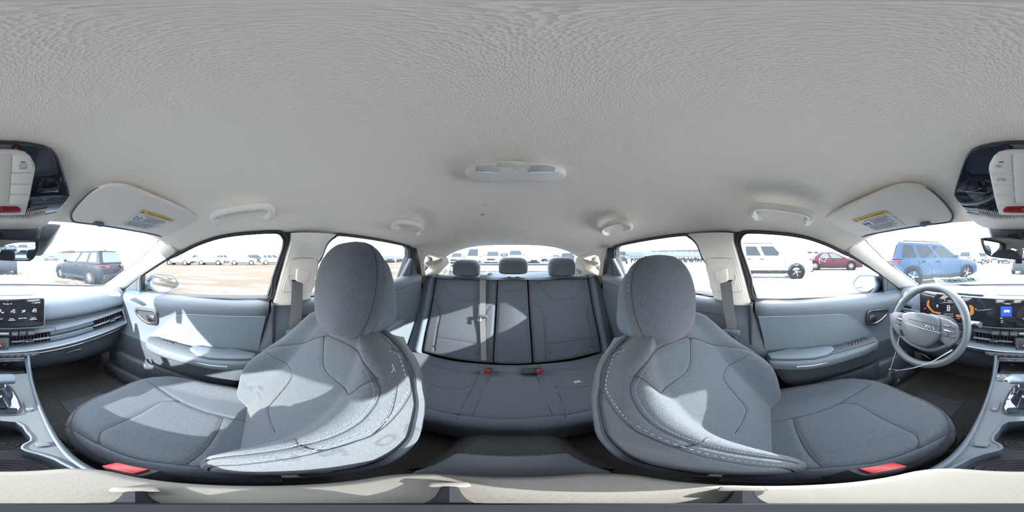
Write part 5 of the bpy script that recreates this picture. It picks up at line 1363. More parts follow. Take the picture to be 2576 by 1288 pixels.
# ================================================================ belts and buckles
for s in (1, -1):
    who = SIDE[s][1]
    if s > 0:
        top, bot = [(735, 708), (762, 709)], [(727, 833), (757, 832)]; sleeve = [(742, 698), (744, 676), (751, 674), (774, 684), (773, 700), (760, 712), (743, 706)]
    else:
        top, bot = [(736, 708), (765, 708)], [(722, 832), (748, 833)]; sleeve = [(742, 698), (744, 676), (751, 674), (774, 684), (773, 700), (760, 712), (743, 706)]
    bl_ = thing('seat_belt', (.69 * s, -.17, -.80), 'dark front seat belt hanging down the %s side pillar%s' % (who, '' if s > 0 else ', tongue low down'), 'seat belt', 'front seat belts')
    A = [S(*top[0], .062), S(*top[1], .062)]; B = [P(*bot[0], x=.665), P(*bot[1], x=.665)]; C = [B[0] + V(.01, 0, -.33), B[1] + V(.01, 0, -.33)]
    lA = [A[0], A[0].lerp(B[0], .5) + V(-.004, 0, 0), B[0], C[0]]; lB = [A[1], A[1].lerp(B[1], .5) + V(-.004, 0, 0), B[1], C[1]]
    rows = [[a, a.lerp(b, .5) + V(-.001, 0, 0), b] for a, b in zip(spline(lA, 6), spline(lB, 6))]
    m = Mesh().grid(rows); m.grid([[p + V(.0018, 0, 0) for p in r] for r in rows], flip=True)
    build('webbing', m.mirror(s), MT['belt'], bl_)
    # tilting guide at the pillar
    m = Mesh().prism([S(a, b, .060) for a, b in sleeve], (-.024, 0, 0), .008, 3).mirror(s); gd = build('belt_guide', m, MT['pillar'], bl_)
    loop = spline([S(a, b, .052) for a, b in ((726, 702), (724, 694), (730, 690), (748, 704), (768, 706), (776, 698), (780, 704), (772, 720), (764, 724), (760, 712), (737, 711), (734, 722), (728, 714))], 3, closed=True)
    build('guide_ring', Mesh().tube(loop, .005, n=8, closed=True).mirror(s), MT['pillar'], bl_)
    build('guide_slot', Mesh().tube([S(734, 706, .060), S(763, 708, .060)], .0035, n=6).mirror(s), MT['black'], bl_)
    c = (B[0] + B[1]) / 2
    m = Mesh().box(c + V(-.012, 0, 0), (.022, (B[1] - B[0]).length + .03, .026), .008, 3).mirror(s); build('stop_collar', m, MT['vinyl'], bl_)
    if s < 0:
        tc_ = c + V(-.016, 0, -.045)
        fr_ = [tc_ + V(0, y, z) for y, z in ((-.014, .02), (.014, .02), (.015, -.018), (-.012, -.022))]
        build('belt_tongue', Mesh().tube(resample(fr_, 24, True), .004, n=8, closed=True).mirror(s), MT['chrome'], bl_)
    # stalk buckle between seat and console
    bkx = P(292, 1187, z=-.545) if s > 0 else P(2576 - 2240, 1187, z=-.545)
    bkx.x += .014
    k_ = thing('belt_buckle', (bkx.x * s, bkx.y, -.70), 'black belt buckle with red button beside the %s seat cushion' % who, 'buckle', 'belt buckles')
    d = V(0, .35, 1).normalized()
    build('buckle_body', Mesh().box(V(bkx.x * s, bkx.y, bkx.z) - d * .045, (.028, .055, .085), .006, 2, rot=Matrix.Rotation(-.33, 3, 'X')), MT['black'], k_)
    build('release_button', Mesh().box(V(bkx.x * s, bkx.y + .004, bkx.z + .0), (.022, .046, .008), .003, 2, rot=Matrix.Rotation(-.33, 3, 'X')), MT['red'], k_)
    build('buckle_stalk', Mesh().tube([V(bkx.x * s, bkx.y, bkx.z) - d * .08, V(bkx.x * s + .01 * s, bkx.y - .04, -.80)], .01, n=8), MT['black'], k_)

# centre rear belt
cb = thing('seat_belt', (.19, -1.0, -.66), 'centre rear seat belt over the bench backrest, from the shelf', 'seat belt')
def bs_(px, py, h): x, t = bx(px, py); return rb.at(x, t, h)
rowsA = [P(1222, 688, z=-.158), V(P(1210, 700, y=-1.15).x, -1.15, -.128)] + [bs_(a, b, .034) for a, b in ((1209, 712), (1209, 760), (1209, 800), (1211, 850), (1213, 905))]
rowsB = [P(1240, 686, z=-.158), V(P(1227, 700, y=-1.15).x, -1.15, -.128)] + [bs_(a, b, .034) for a, b in ((1224, 712), (1223.5, 760), (1223, 800), (1224, 850), (1226, 905))]
ra, rb_ = spline(rowsA, 5), spline(rowsB, 5)
m = Mesh().grid([[a, b] for a, b in zip(ra, rb_)]); m.grid([[a - rb.en * .002, b - rb.en * .002] for a, b in zip(ra, rb_)], flip=True)
build('webbing', m, MT['belt'], cb)
fr_ = [P(a, b, z=-.1615) for a, b in ((1221, 688.5), (1251, 688.5), (1250, 682), (1226, 682))]
build('belt_outlet', Mesh().tube(resample(fr_, 24, True), .004, n=6, closed=True), MT['vinyl'], cb)
c = bs_(1216, 798, .040); build('stop_collar', Mesh().box(c, (.062, .018, .020), .006, 2), MT['dash_dark'], cb)
fr_ = [bs_(a, b, .046) for a, b in ((1207, 802), (1213, 801), (1212, 812), (1206, 811))]
build('belt_tongue', Mesh().tube(resample(fr_, 16, True), .0032, n=6, closed=True), MT['chrome'], cb)
for px, lab in ((1228, 'red and black rear buckle below the centre belt'), (1355, 'red and black rear buckle right of the anchor pocket')):
    k_ = thing('belt_buckle', P(px, 936, z=-.675), lab, 'buckle', 'rear buckles')
    c = P(px, 932, z=-.655)
    build('buckle_body', Mesh().box(c + V(0, -.01, -.006), (.032, .05, .026), .005, 2, rot=Matrix.Rotation(.5, 3, 'X')), MT['black'], k_)
    build('release_button', Mesh().box(c + V(0, .014, .002), (.026, .014, .026), .004, 2, rot=Matrix.Rotation(.2, 3, 'X')), MT['red'], k_)
# bezels of the outer rear belts on the shelf
for s in (1, -1):
    o = thing('belt_outlet_plate', (.555 * s, -1.21, -.165), 'small chrome-edged belt outlet on the shelf, %s corner' % SIDE[s][1], 'belt outlet')
    build('outlet_ring', Mesh().tube([V(.555 * s + .035 * math.cos(a), -1.21 + .014 * math.sin(a), -.157) for a in np.linspace(0, 2 * math.pi, 25)[:-1]], .004, n=6, closed=True), MT['silver'], o)

# ================================================================ door mirrors
for s in (1, -1):
    dm = thing('door_mirror', (.95 * s, .60, -.30), ('bluish door mirror outside the front passenger window' if s > 0 else 'door mirror outside the driver window reflecting parked cars'), 'mirror', 'door mirrors')
    mo = [(386, 690), (400, 689.5), (428, 691.5), (440, 700), (449, 712), (447, 720), (440, 728), (412, 735), (398, 737), (386, 726), (379, 712)] if s > 0 else \
         [(2576 - a, b) for a, b in ((2148, 710), (2161, 694), (2168, 692), (2198, 693), (2204, 706), (2206, 716), (2202, 727), (2192, 739), (2172, 735), (2156, 730), (2150, 722))]
    mnv = V(-.35, -1, 0).normalized() if s > 0 else V(-.30, -1, 0).normalized(); mpp = V(.93, .56, -.21)
    pts = [P(a, b, plane=(mpp, mnv)) for a, b in mo]; pts = spline(pts, 4, closed=True); cen = sum(pts, V(0, 0, 0)) / len(pts)
    m = Mesh()
    rows = [[cen + (p - cen) * k + (-mnv) * d for p in pts] for k, d in ((.93, -.002), (1.0, -.001), (1.03, .015), (1.0, .05), (.85, .085), (.55, .11), (.1, .12))]
    m.grid(rows, close_u=True)
    build('mirror_housing', m.mirror(s), PAINT, dm)
    build('mirror_bezel', Mesh().tube([cen + (p - cen) * .97 for p in pts], .0075, n=8, closed=True).mirror(s), MT['dash'], dm)
    build('mirror_glass', Mesh().prism([cen + (p - cen) * .94 + mnv * .003 for p in pts], mnv * .001, 0).mirror(s), MT['mirror'], dm, flat=True)
    m = Mesh().prism([P(a, b, x=.86) for a, b in ((353, 716), (378, 708), (396, 737), (353, 738))], (.06, .05, 0), .012, 3).mirror(s)
    build('mirror_foot', m, MT['dash_dark'], dm)
    m = Mesh().box((.80, P(352, 715, x=.80).y + .02, -.245), (.10, .12, .05), .015, 3).mirror(s); build('mirror_base', m, PAINT, dm)
# ================================================================ the yard outside
def gz(x, y=0): return -.25 * smooth(.6, 4.5, x)
gm = bpy.data.materials.new('snow_and_mud'); gm.use_nodes = True
nt = gm.node_tree; bs_n = nt.nodes['Principled BSDF']; bs_n.inputs['Roughness'].default_value = .95; bs_n.inputs['Specular IOR Level'].default_value = .1
tc = nt.nodes.new('ShaderNodeTexCoord'); mp = nt.nodes.new('ShaderNodeMapping'); mp.inputs['Scale'].default_value = (1.0, .35, 1); mp.inputs['Rotation'].default_value = (0, 0, .25)
nt.links.new(tc.outputs['Object'], mp.inputs[0])
n1 = nt.nodes.new('ShaderNodeTexNoise'); n1.inputs['Scale'].default_value = .55; n1.inputs['Detail'].default_value = 9; n1.inputs['Roughness'].default_value = .68
nt.links.new(mp.outputs[0], n1.inputs['Vector'])
sp = nt.nodes.new('ShaderNodeSeparateXYZ'); nt.links.new(tc.outputs['Object'], sp.inputs[0])
mr = nt.nodes.new('ShaderNodeMapRange'); mr.inputs[1].default_value = -6; mr.inputs[2].default_value = 8; mr.inputs[3].default_value = .17; mr.inputs[4].default_value = -.10
nt.links.new(sp.outputs['X'], mr.inputs[0])
ad = nt.nodes.new('ShaderNodeMath'); ad.operation = 'ADD'; nt.links.new(n1.outputs['Fac'], ad.inputs[0]); nt.links.new(mr.outputs[0], ad.inputs[1])
rp = nt.nodes.new('ShaderNodeValToRGB'); nt.links.new(ad.outputs[0], rp.inputs[0])
rp.color_ramp.elements[0].position = .40; rp.color_ramp.elements[0].color = (.045, .036, .028, 1)
e2 = rp.color_ramp.elements.new(.50); e2.color = (.092, .076, .062, 1)
rp.color_ramp.elements[2].position = .58; rp.color_ramp.elements[2].color = (.55, .565, .60, 1)
nt.links.new(rp.outputs[0], bs_n.inputs['Base Color'])
n2 = nt.nodes.new('ShaderNodeTexNoise'); n2.inputs['Scale'].default_value = 6; n2.inputs['Detail'].default_value = 6; nt.links.new(mp.outputs[0], n2.inputs['Vector'])
bp = nt.nodes.new('ShaderNodeBump'); bp.inputs['Strength'].default_value = .5; bp.inputs['Distance'].default_value = .06; nt.links.new(n2.outputs['Fac'], bp.inputs['Height']); nt.links.new(bp.outputs[0], bs_n.inputs['Normal'])
xs = [-160, -60, -20, -8, -3, 0, .6, 1.2, 2, 3, 4, 5, 8, 20, 60, 160]
ground = build('ground', Mesh().grid([[V(x, y, gz(x) - Z0) for x in xs] for y in (-160, -40, -10, 0, 10, 40, 160)]), gm, fix=False)
tag(ground, 'packed snow and brown mud of the storage yard', kind='structure')

# ---------------------------------------------------------------- vehicles
CM = {}
def paint(name, c, rough=.3):
    if name not in CM: CM[name] = material(name + '_car_paint', c, .5, spec=.12)
    return CM[name]
paint('white', (.15, .17, .185)); paint('silver', (.09, .105, .12)); paint('black', (.003, .006, .011)); paint('blue', (.018, .036, .065)); paint('maroon', (.035, .011, .016))
paint('grey', (.02, .026, .034)); paint('navy', (.008, .014, .026)); paint('red', (.08, .012, .012)); paint('teal', (.05, .11, .16))
for n_, c_ in (('tyre', (.03, .03, .032)),): CM[n_] = material('tyre_rubber', (.012, .012, .013), .9, spec=.1)
CM['win'] = material('tinted_car_glass', (.012, .018, .024), .2, spec=.15); CM['clear'] = material('pale_car_glass', (.045, .065, .085), .2, spec=.2)
CM['rim'] = material('alloy_wheel', (.13, .135, .14), .5, metal=.0); CM['clad'] = material('black_cladding', (.014, .016, .018), .8, spec=.1)
CM['tail'] = material('tail_lamp_red', (.11, .01, .016), .4, spec=.2); CM['head'] = material('head_lamp_clear', (.16, .17, .18), .3, spec=.3)
KIND = {   # length, half width, bottom, belt height, hood height, roof height, greenhouse rear/front at belt, at roof, nose drop
    'suv': (4.40, .90, .24, 1.06, 1.00, 1.66, (-2.08, 1.08), (-1.85, .20)),
    'boxy': (4.40, .88, .28, 1.12, 1.08, 1.72, (-2.16, .92), (-2.05, .35)),
    'sedan': (4.65, .90, .18, .95, .86, 1.44, (-1.75, 1.25), (-1.05, .12)),
    'pickup': (5.4, .96, .34, 1.20, 1.18, 1.86, (-.55, 1.20), (-.42, .55)),
    'van': (5.3, .97, .26, 1.30, 1.15, 2.50, (-2.60, 1.75), (-2.58, .95)),
}
def car(kind, body, label, cat, x, y, yaw, z=None, group=None, near=False, glass='win', spokes=7, rails=False, plate_dark=False):
    L, w, zb, zt, zh, zr, gb, gt = KIND[kind]
    root = bpy.data.objects.new({'suv': 'sport_utility_vehicle', 'boxy': 'sport_utility_vehicle', 'sedan': 'sedan_car', 'pickup': 'pickup_truck', 'van': 'cargo_van'}[kind], None)
    COL.objects.link(root); tag(root, label, cat, group)
    H = L / 2; pm = CM[body]
    def B(name, m, mt, par=root):
        m.v = [p + V(0, 0, -Z0) for p in m.v]; return build(name, m, mt, par, angle=50)
    st = [(-H, zb + .18, zt - .30, w * .80), (-H + .05, zb + .06, zt - .12, w * .90), (-H + .22, zb, zt - .02, w * .97), (-H + .6, zb, zt, w), (0, zb, zt, w), (gb[1] - .25, zb, zt, w), (gb[1] + .05, zb, lerp(zt, zh, .55), w * .99),
          (H - .55, zb, zh - .02, w * .97), (H - .22, zb + .02, zh - .10, w * .92), (H - .06, zb + .06, zh - .24, w * .85), (H, zb + .14, zh - .36, w * .76)]
    if kind == 'pickup': st[0:3] = [(-H, zb + .15, zt - .06, w * .93), (-H + .03, zb + .08, zt, w * .96), (-H + .22, zb, zt, w * .98)]
    rows = []
    for yy, b, t, ww in st:
        h = t - b; half = [(ww * .82, b), (ww * .96, b + .07 * h), (ww, b + .28 * h), (ww * .995, b + .60 * h), (ww * .97, b + .85 * h), (ww * .90, b + .97 * h), (ww * .6, t + .012), (0, t + .02)]
        rows.append([V(a, yy, c) for a, c in half] + [V(-a, yy, c) for a, c in half[::-1][1:]])
    m = Mesh().grid(rows, close_u=True); n = len(rows[0]); m.f.append(tuple(range(n))); m.f.append(tuple(len(m.v) - n + i for i in range(n)))
    B('body', m, pm)
    rows = []
    for t in (0, .35, .7, .92, 1.0):
        hw = lerp(w * .91, w * .74, t ** 1.15); y0 = lerp(gb[0], gt[0], t ** .9); y1 = lerp(gb[1], gt[1], t ** .95); z_ = lerp(zt - .04, zr - .03, t); r = .16 + .06 * t
        ring = []
        for cx_, cy_, a0 in ((hw - r, y1 - r, 0), (-hw + r, y1 - r, 90), (-hw + r, y0 + r, 180), (hw - r, y0 + r, 270)):
            for k in range(4):
                a = math.radians(a0 + 30 * k); ring.append(V(cx_ + r * math.cos(a), cy_ + r * math.sin(a), z_))
        rows.append(ring)
    c_ = sum(rows[-1], V(0, 0, 0)) / len(rows[-1])
    rows.append([c_ + (p - c_) * .75 + V(0, 0, .03) for p in rows[-1]]); m = Mesh().grid(rows, close_u=True); n = len(rows[0]); m.f.append(tuple(len(m.v) - n + i for i in range(n)))
    B('cabin', m, pm)
    gm_ = CM[glass]
    def side_pt(q, f, t):   # f along the belt, t up
        return V(q * (lerp(w * .91, w * .74, t ** 1.15) + .008), lerp(lerp(gb[0], gt[0], t ** .9), lerp(gb[1], gt[1], t ** .95), f), lerp(zt - .04, zr - .03, t))
    wins = {'suv': ((.08, .29), (.32, .60), (.63, .93)), 'boxy': ((.06, .28), (.32, .58), (.62, .92)), 'sedan': ((.18, .50), (.53, .88)), 'pickup': ((.10, .46), (.52, .92)), 'van': ((.72, .93),)}[kind]
    for q in (1, -1):
        for f0, f1 in wins:
            pts = [side_pt(q, f0 + .02, .12), side_pt(q, f1, .12), side_pt(q, f1 - .01, .5), side_pt(q, f1 - .02, .86), side_pt(q, f0 + .03, .86), side_pt(q, f0 + .02, .5)]
            B('side_window', Mesh().prism(pts, (-.03 * q, 0, 0), .0), gm_)
    def end_pt(a, t, front):
        yy = lerp(gb[1], gt[1], t ** .95) + .008 if front else lerp(gb[0], gt[0], t ** .9) - .008
        return V(a * (lerp(w * .91, w * .74, t ** 1.15) - .12), yy, lerp(zt - .04, zr - .03, t))
    for front in (True, False):
        if kind == 'van' and not front: continue
        g = Mesh().grid([[end_pt(a, t, front) for a in (-1, -.5, 0, .5, 1)] for t in (.10, .4, .7, .90)])
        B('windshield' if front else 'rear_window', g, gm_)
    wb = L * .305; R = .35 if kind not in ('pickup', 'van') else .39
    for sx in (1, -1):
        for yy in (wb * .98, -wb):
            xo_ = sx * (w - .11); ax = V(sx, 0, 0)
            B('wheel_arch', Mesh().lathe([(.0001, .08), (R + .055, .08), (R + .075, .118), (R + .02, .122), (R + .01, .05)], V(xo_, yy, R), ax, 24), CM['clad'])
            ty = B('tyre', Mesh().lathe([(R * .64, -.06), (R * .9, -.09), (R, -.06), (R, .09), (R * .93, .125), (R * .66, .115), (R * .64, .09)], V(xo_, yy, R), ax, 28), CM['tyre'])
            B('wheel_disc', Mesh().lathe([(.0001, .085), (R * .60, .08), (R * .66, .112)], V(xo_, yy, R), ax, 24), CM['clad'] if near else CM['rim'], ty)
            if near:
                m = Mesh()
                for k in range(spokes):
                    a = 2 * math.pi * k / spokes; d = V(0, math.cos(a), math.sin(a)); m.tube([V(xo_, yy, R) + ax * .115 + d * .03, V(xo_, yy, R) + ax * .112 + d * R * .64], .020, n=5)
                m.lathe([(.0001, .125), (.05, .12), (.055, .09)], V(xo_, yy, R), ax, 12)
                B('spokes', m, CM['rim'], ty)
    # lamps, cladding, mirrors
    for q in (1, -1):
        if kind == 'pickup': tl_ = [(w * .80, -H + .0, zt - .1), (w * .96, -H + .02, zt - .08), (w * .97, -H + .02, zt - .42), (w * .80, -H, zt - .42)]
        elif kind == 'van': tl_ = [(w * .84, -H + .02, zt + .2), (w * .95, -H + .06, zt + .2), (w * .95, -H + .05, zt - .3), (w * .84, -H, zt - .3)]
        else: tl_ = [(w * .45, -H + .03, zt - .12), (w * .90, -H + .10, zt - .08), (w * .985, -H + .38, zt - .10), (w * .97, -H + .30, zt - .20), (w * .88, -H + .03, zt - .26), (w * .5, -H + .0, zt - .22)]
        c_ = Mesh(); pts = [V(q * a, b, c) for a, b, c in tl_]
        c_.prism(pts, (0, -.035, 0), .0); B('tail_lamp', c_, CM['tail'])
        B('head_lamp', Mesh().box((q * w * .70, H - .13, zh - .25), (.34, .12, .12), .03), CM['head'])
        B('door_mirror', Mesh().box((q * (w + .07), gb[1] - .42, zt + .06), (.18, .12, .14), .04), pm if near else CM['clad'])
        B('sill_cladding', Mesh().box((q * (w - .02), 0, zb + .07), (.06, wb * 2 - .75, .16), .02), CM['clad'])
        if near:
            for f0 in (.5, .3):
                B('door_handle', Mesh().box((q * (w - .002), lerp(gb[0], gb[1], f0 + .08), zt - .14), (.03, .17, .03), .008), CM['clad'])
            for f0 in (.31, .61, .95):
                p0 = side_pt(q, f0, 0); B('door_gap', Mesh().tube([V(q * (w * .99 + .002), p0.y, zt - .12), V(q * (w + .001), p0.y, zb + .2)], .006, n=4), CM['clad'])
        if rails: B('roof_rail', Mesh().tube([V(q * w * .66, gt[0] + .2, zr), V(q * w * .67, gt[0] + .3, zr + .045), V(q * w * .67, gt[1] - .3, zr + .045), V(q * w * .66, gt[1] - .15, zr)], .022, n=6), CM['clad'])
    B('rear_bumper', Mesh().box((0, -H + .06, zb + .17), (w * 1.72, .22, .26), .06), CM['clad']); B('front_bumper', Mesh().box((0, H - .08, zb + .15), (w * 1.62, .22, .24), .06), CM['clad'])
    B('grille', Mesh().box((0, H - .02, zh - .33), (w * .95, .08, .20), .03), CM['clad'])
    if plate_dark: B('number_plate', Mesh().box((0, -H - .005, zt - .38), (.34, .02, .12), .005), CM['head'])
    if kind == 'suv' and near: B('aerial_fin', Mesh().prism([V(0, gt[0] + .25, zr), V(0, gt[0] + .45, zr), V(0, gt[0] + .27, zr + .09)], (.02, 0, 0), .004), pm)
    root.location = (x, y, (gz(x) if z is None else z)); root.rotation_euler = (0, 0, math.radians(yaw))
    return root

def copy_car(src, body, label, x, y, yaw, group=None, z=None, scale=1):
    r = src.copy(); COL.objects.link(r); r['label'] = label
    if group: r['group'] = group
    elif 'group' in r: del r['group']
    for ch in list(src.children):
        c = ch.copy(); COL.objects.link(c); c.parent = r
        if ch.name.split('.')[0] in ('body', 'cabin'):
            c.material_slots[0].link = 'OBJECT'; c.material_slots[0].material = CM[body]
        for g in ch.children:
            d = g.copy(); COL.objects.link(d); d.parent = c
    r.location = (x, y, gz(x) if z is None else z); r.rotation_euler = (0, 0, math.radians(yaw))
    return r
def polar(px, r):
    a = px / 2576 * 2 * math.pi; return math.sin(a) * r, math.cos(a) * r

car('suv', 'black', 'glossy black crossover with clear red tail lamp beyond the passenger windshield', 'car', 4.72, 8.15, 10, near=True, glass='clear', spokes=10)
car('suv', 'grey', 'grey crossover straight ahead, half hidden by the rearview mirror', 'car', .15, 11.6, 0, near=True)
car('suv', 'blue', 'blue crossover with roof rails seen through the spattered windshield', 'car', -3.95, 6.25, -27, near=True, rails=True, spokes=5)
car('boxy', 'white', 'boxy white off-roader with big wheels outside the driver window', 'car', -8.75, .10, -2, near=True, spokes=5, rails=True)
car('sedan', 'maroon', 'maroon sedan parked beyond the white off-roader', 'car', -12.5, 5.3, -23, near=True, spokes=10, glass='clear')
x, y = polar(2446, 21); sv = car('suv', 'silver', 'pale silver crossover right of the blue one, tail towards us', 'car', x, y, -8, plate_dark=True)
x, y = polar(450, 26); wv = car('suv', 'white', 'white crossover with dark tail in the passenger-side row, leftmost', 'car', x, y, 4)
x, y = polar(1242, 20.5); pk = car('pickup', 'white', 'white pickup facing us between the rear headrests', 'truck', x, y, 0)
x, y = polar(1195, 24); vn_ = car('van', 'white', 'tall white cargo van behind the left rear headrest', 'van', x, y, 2)
x, y = polar(981, 36); sd = car('sedan', 'navy', 'dark sedan in the far row beyond the rear passenger door', 'car', x, y, 43, group='far dark cars')
row = [(530, 26, 'white', 184, 'white crossover nose to the right in the passenger-side row', wv), (612, 26, 'white', 180, 'white crossover with dark nose, third in the passenger-side row', wv), (688, 27, 'white', 182, 'white crossover at the right end of the front passenger window', wv),
       (490, 33, 'silver', 20, 'silver car half hidden behind the passenger-side row, left gap', wv), (570, 33, 'silver', 160, 'silver car half hidden behind the passenger-side row, middle gap', wv), (645, 34, 'grey', 190, 'grey car half hidden behind the passenger-side row, right gap', wv),
       (1008, 40, 'grey', 40, 'grey car in the far row near the rear door corner', sd), (956, 41, 'navy', 46, 'dark car in the far row beside the front headrest', sd), (1040, 32, 'black', 35, 'black truck at the rear edge of the passenger rear window', pk),
       (1296, 20, 'white', 2, 'white pickup facing us above the middle rear headrest', pk), (1152, 24, 'silver', 8, 'silver pickup at the left end of the rear window', pk), (1268, 27, 'navy', 4, 'dark car between the two white pickups behind', sv),
       (1345, 23, 'white', -10, 'white car right of the middle rear headrest', sd), (1374, 31, 'teal', -20, 'pale blue car in the row behind the right rear headrest gap', sd), (1400, 38, 'silver', 90, 'silver car hidden behind the right rear headrest', sd),
       (1441, 27, 'grey', 30, 'grey car at the right end of the rear window', sv), (1085, 24, 'silver', 28, 'silver car seen through the passenger quarter window', pk), (1562, 25, 'grey', -39, 'grey pickup at the front edge of the driver rear window', pk),
       (2478, 27, 'silver', 0, 'silver car partly hidden left of the rearview mirror', sv), (2500, 37, 'white', 10, 'white car far off left of the rearview mirror', sv), (2530, 26, 'silver', -5, 'silver car under the left part of the rearview mirror', sv),
       (2180, 18.5, 'navy', -30, 'dark car behind the maroon sedan bonnet', sd), (1505, 26, 'navy', -30, 'dark car seen through the driver quarter window', sd),
       (128, 50, 'silver', 70, 'lone silver car far away by the fence', sd)]
for px, r, body, yaw, lab, src in row:
    x, y = polar(px, r); copy_car(src, body, lab, x, y, yaw)

# motorcycles lined up beyond the rear driver door
def motorcycle():
    root = bpy.data.objects.new('motorcycle', None); COL.objects.link(root); tag(root, 'dark motorcycle in the crowded row beyond the rear driver window', 'motorcycle', 'crowded motorcycle row')
    def B(n, m, mt): m.v = [p + V(0, 0, -Z0) for p in m.v]; return build(n, m, mt, root)
    for y in (.72, -.72):
        B('wheel', Mesh().tube([V(0, y + .30 * math.cos(a), .32 + .30 * math.sin(a)) for a in np.linspace(0, 2 * math.pi, 17)[:-1]], .06, n=6, closed=True), CM['tyre'])
    B('frame', Mesh().box((0, 0, .5), (.26, .75, .36), .08), CM['clad']); B('tank', Mesh().box((0, .22, .82), (.28, .5, .22), .08), paint('navy', (0, 0, 0)))
    B('saddle', Mesh().box((0, -.38, .82), (.26, .62, .12), .05), CM['clad']); B('fork', Mesh().tube([V(0, .74, .32), V(0, .5, 1.02)], .05, n=6), CM['rim'])
    B('handlebar', Mesh().tube([V(-.36, .38, 1.1), V(0, .48, 1.05), V(.36, .38, 1.1)], .025, n=5), CM['clad']); B('head_lamp', Mesh().box((0, .62, .92), (.18, .14, .18), .05), CM['head'])
    return root
mc = motorcycle()
for k in range(44):
    px = 1588 + 4.2 * k + random.uniform(-.6, .6); r = 27 + 2.5 * (k % 4); x, y = polar(px, r)
    o = mc
    if k:
        o = mc.copy(); COL.objects.link(o)
        for ch in mc.children:
            c = ch.copy(); COL.objects.link(c); c.parent = o
            if ch.name.startswith('tank'): c.material_slots[0].link = 'OBJECT'; c.material_slots[0].material = CM[random.choice(['red', 'navy', 'white', 'black', 'blue'])]
    o.location = (x, y, gz(x)); o.rotation_euler = (0, math.radians(random.uniform(-8, 8)), math.radians(random.uniform(-60, -30)))

# fences, buildings, poles
fm_ = material('teal_sheet_fence', (.055, .09, .11), .6); bm1 = material('pale_metal_cladding', (.085, .10, .12), .6, var=.06, vscale=1); bm2 = material('red_brown_shed', (.07, .03, .026), .8); bm3 = material('brown_grey_warehouse', (.055, .044, .044), .8)
def fence(px0, r0, px1, r1, h, n, label):
    a = V(*polar(px0, r0), 0); b = V(*polar(px1, r1), 0); zz = gz(min(a.x, b.x)) - Z0
    f = thing('yard_fence', (a.x, a.y, zz), label, 'fence')
    d = (b - a).normalized(); nrm = V(-d.y, d.x, 0)
    for i in range(n):
        p = a.lerp(b, i / n); q = a.lerp(b, (i + .97) / n)
        build('fence_panel', Mesh().prism([p + V(0, 0, zz + .1), q + V(0, 0, zz + .1), q + V(0, 0, zz + h), p + V(0, 0, zz + h)], nrm * .06, 0), fm_, f, flat=True)
        build('fence_post', Mesh().box(p + V(0, 0, zz + h / 2), (.12, .12, h + .2)), CM['rim'], f, flat=True)
fence(70, 62, 300, 58, 2.4, 18, 'long teal panel fence far ahead on the passenger side')
fence(1570, 48, 1800, 46, 2.3, 16, 'teal panel fence behind the motorcycle row')
def shed(px, r, w_, d_, h, gable, yaw, mt, label, doors=2):
    x, y = polar(px, r); zz = gz(x) - Z0; f = thing('warehouse', (x, y, zz), label, 'building')
    m = Mesh().box((x, y, zz + h / 2), (w_, d_, h)); build('wall', m, mt, f, flat=True)
    e = [V(x - w_ / 2 - .3, y - d_ / 2 - .3, zz + h), V(x + w_ / 2 + .3, y - d_ / 2 - .3, zz + h), V(x + w_ / 2 * (.0) , y - d_ / 2 - .3, zz + h + gable)]
    build('roof', Mesh().prism(e, (0, d_ + .6, 0), 0), mt, f, flat=True)
    for k in range(doors):
        for sy in (-1, 1): build('loading_door', Mesh().box((x - w_ / 2 + w_ * (k + .7) / (doors + .4), y + sy * (d_ / 2 + .03), zz + h * .35), (w_ * .12, .08, h * .6)), CM['rim'], f, flat=True)
        for sx in (-1, 1): build('wall_window', Mesh().box((x + sx * (w_ / 2 + .03), y - d_ / 2 + d_ * (k + .7) / (doors + .4), zz + h * .7), (.08, d_ * .14, h * .16)), CM['win'], f, flat=True)
    f.rotation_euler = (0, 0, math.radians(yaw))
shed(2408, 75, 11, 16, 4.2, 1.4, 20, bm1, 'pale gabled warehouse far ahead beside the blue crossover')
shed(2052, 85, 12, 14, 4.0, .5, 0, bm1, 'low pale building on the skyline above the maroon sedan', 4)
shed(1725, 95, 16, 40, 4.4, .4, 0, bm3, 'long brown warehouse behind the motorcycle row', 6)
shed(172, 110, 14, 10, 4.0, 1.2, 0, bm2, 'small red-brown shed on the skyline ahead', 2)
def pole(px, r, h, label, rad=.12):
    x, y = polar(px, r); o = thing('utility_pole', (x, y, gz(x) - Z0), label, 'pole')
    build('shaft', Mesh().tube([V(x, y, gz(x) - Z0), V(x, y, gz(x) - Z0 + h)], [rad, rad * .7], n=8), CM['rim'], o)
    build('cross_arm', Mesh().box((x, y, gz(x) - Z0 + h - .4), (1.2, .1, .1)), CM['rim'], o, flat=True)
pole(1979, 55, 6.5, 'thick pale utility pole above the white off-roader bonnet', .35); pole(2003, 60, 6.2, 'thin utility pole left of the low pale building', .1); pole(1991, 60, 5.4, 'short thin pole between two utility poles', .09)
pole(1962, 60, 5.6, 'thin pole above the white off-roader windshield', .1); pole(104, 80, 8.0, 'pale mast far ahead right of the rearview mirror', .25); pole(112, 80, 7.6, 'second thin mast far ahead right of the rearview mirror', .08)
pole(1298, 38, 4.6, 'dark pole above the middle rear headrest', .12)

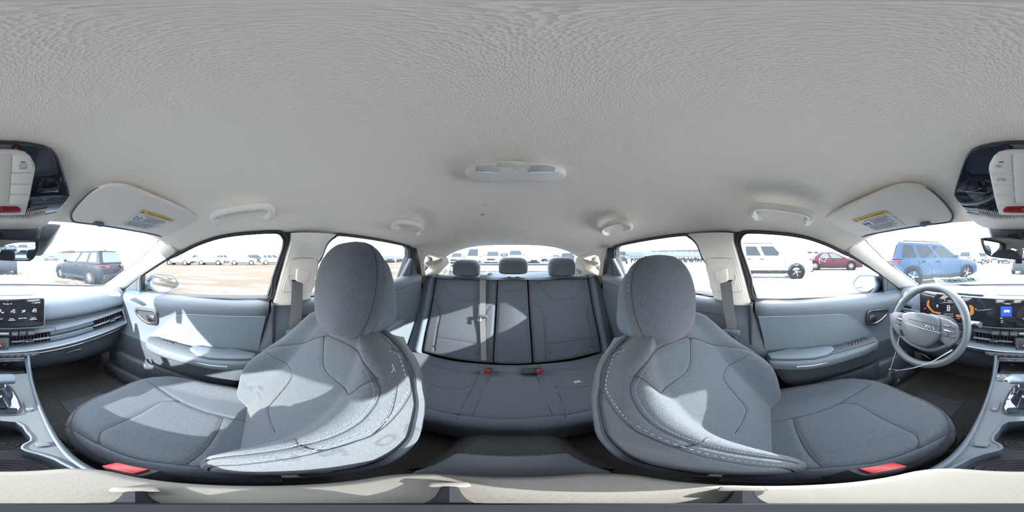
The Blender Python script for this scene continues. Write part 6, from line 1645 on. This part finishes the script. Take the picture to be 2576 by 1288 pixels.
# bare trees
TW = material('bare_tree_bark', (.035, .028, .024), .9)
def tree_mesh(seed, h):
    rng = random.Random(seed); m = Mesh()
    def grow(p, d, l, r, lev):
        q = p + d * l; m.tube([p, p.lerp(q, .5) + V(rng.uniform(-.05, .05) * l, rng.uniform(-.05, .05) * l, 0), q], [r, r * .85, r * .65], n=4, cap=False)
        if lev == 0: return
        for k in range(rng.randint(3, 4)):
            a = rng.uniform(0, 2 * math.pi); t = rng.uniform(.4, .8); nd = (d + V(math.cos(a), math.sin(a), rng.uniform(-.1, .5)) * t).normalized()
            s = rng.uniform(.55, 1.0); grow(p.lerp(q, s), nd, l * rng.uniform(.5, .72), r * .5, lev - 1)
    grow(V(0, 0, -Z0), V(0, 0, 1), h * .42, .09, 4)
    return m
protos = []
for sd_ in (1, 2, 3, 4):
    me_o = build('branches', tree_mesh(sd_, 5.0), TW, None, fix=False, flat=True)
    protos.append(me_o.data); zoff = me_o.location.copy(); bpy.data.objects.remove(me_o)
def tree(px, r, sc, label, group=None):
    x, y = polar(px, r); o = bpy.data.objects.new('bare_tree', protos[random.randrange(4)]); COL.objects.link(o)
    o.location = (x, y, gz(x)); o.scale = (sc, sc, sc * random.uniform(.9, 1.15)); o.rotation_euler = (0, 0, random.uniform(0, 6)); tag(o, label, 'tree', group)
for k in range(40): tree(1130 + 8.4 * k + random.uniform(-2, 2), 44 + 5 * (k % 5), random.uniform(.75, 1.05), 'leafless tree in the tree line behind the rear window', 'tree line behind')
for k in range(24): tree(1560 + 9 * k + random.uniform(-3, 3), 56 + 6 * (k % 4), random.uniform(.75, 1.15), 'leafless tree on the skyline beyond the rear driver window', 'skyline trees at the driver rear')
for k in range(16): tree(1872 + 8 * k + random.uniform(-3, 3), 62 + 6 * (k % 4), random.uniform(.8, 1.3), 'leafless tree on the skyline above the white off-roader', 'skyline trees at the driver side')
for k in range(14): tree(930 + 9 * k + random.uniform(-3, 3), 70 + 7 * (k % 3), random.uniform(.6, 1.0), 'leafless tree on the skyline beyond the rear passenger window', 'skyline trees at the passenger rear')
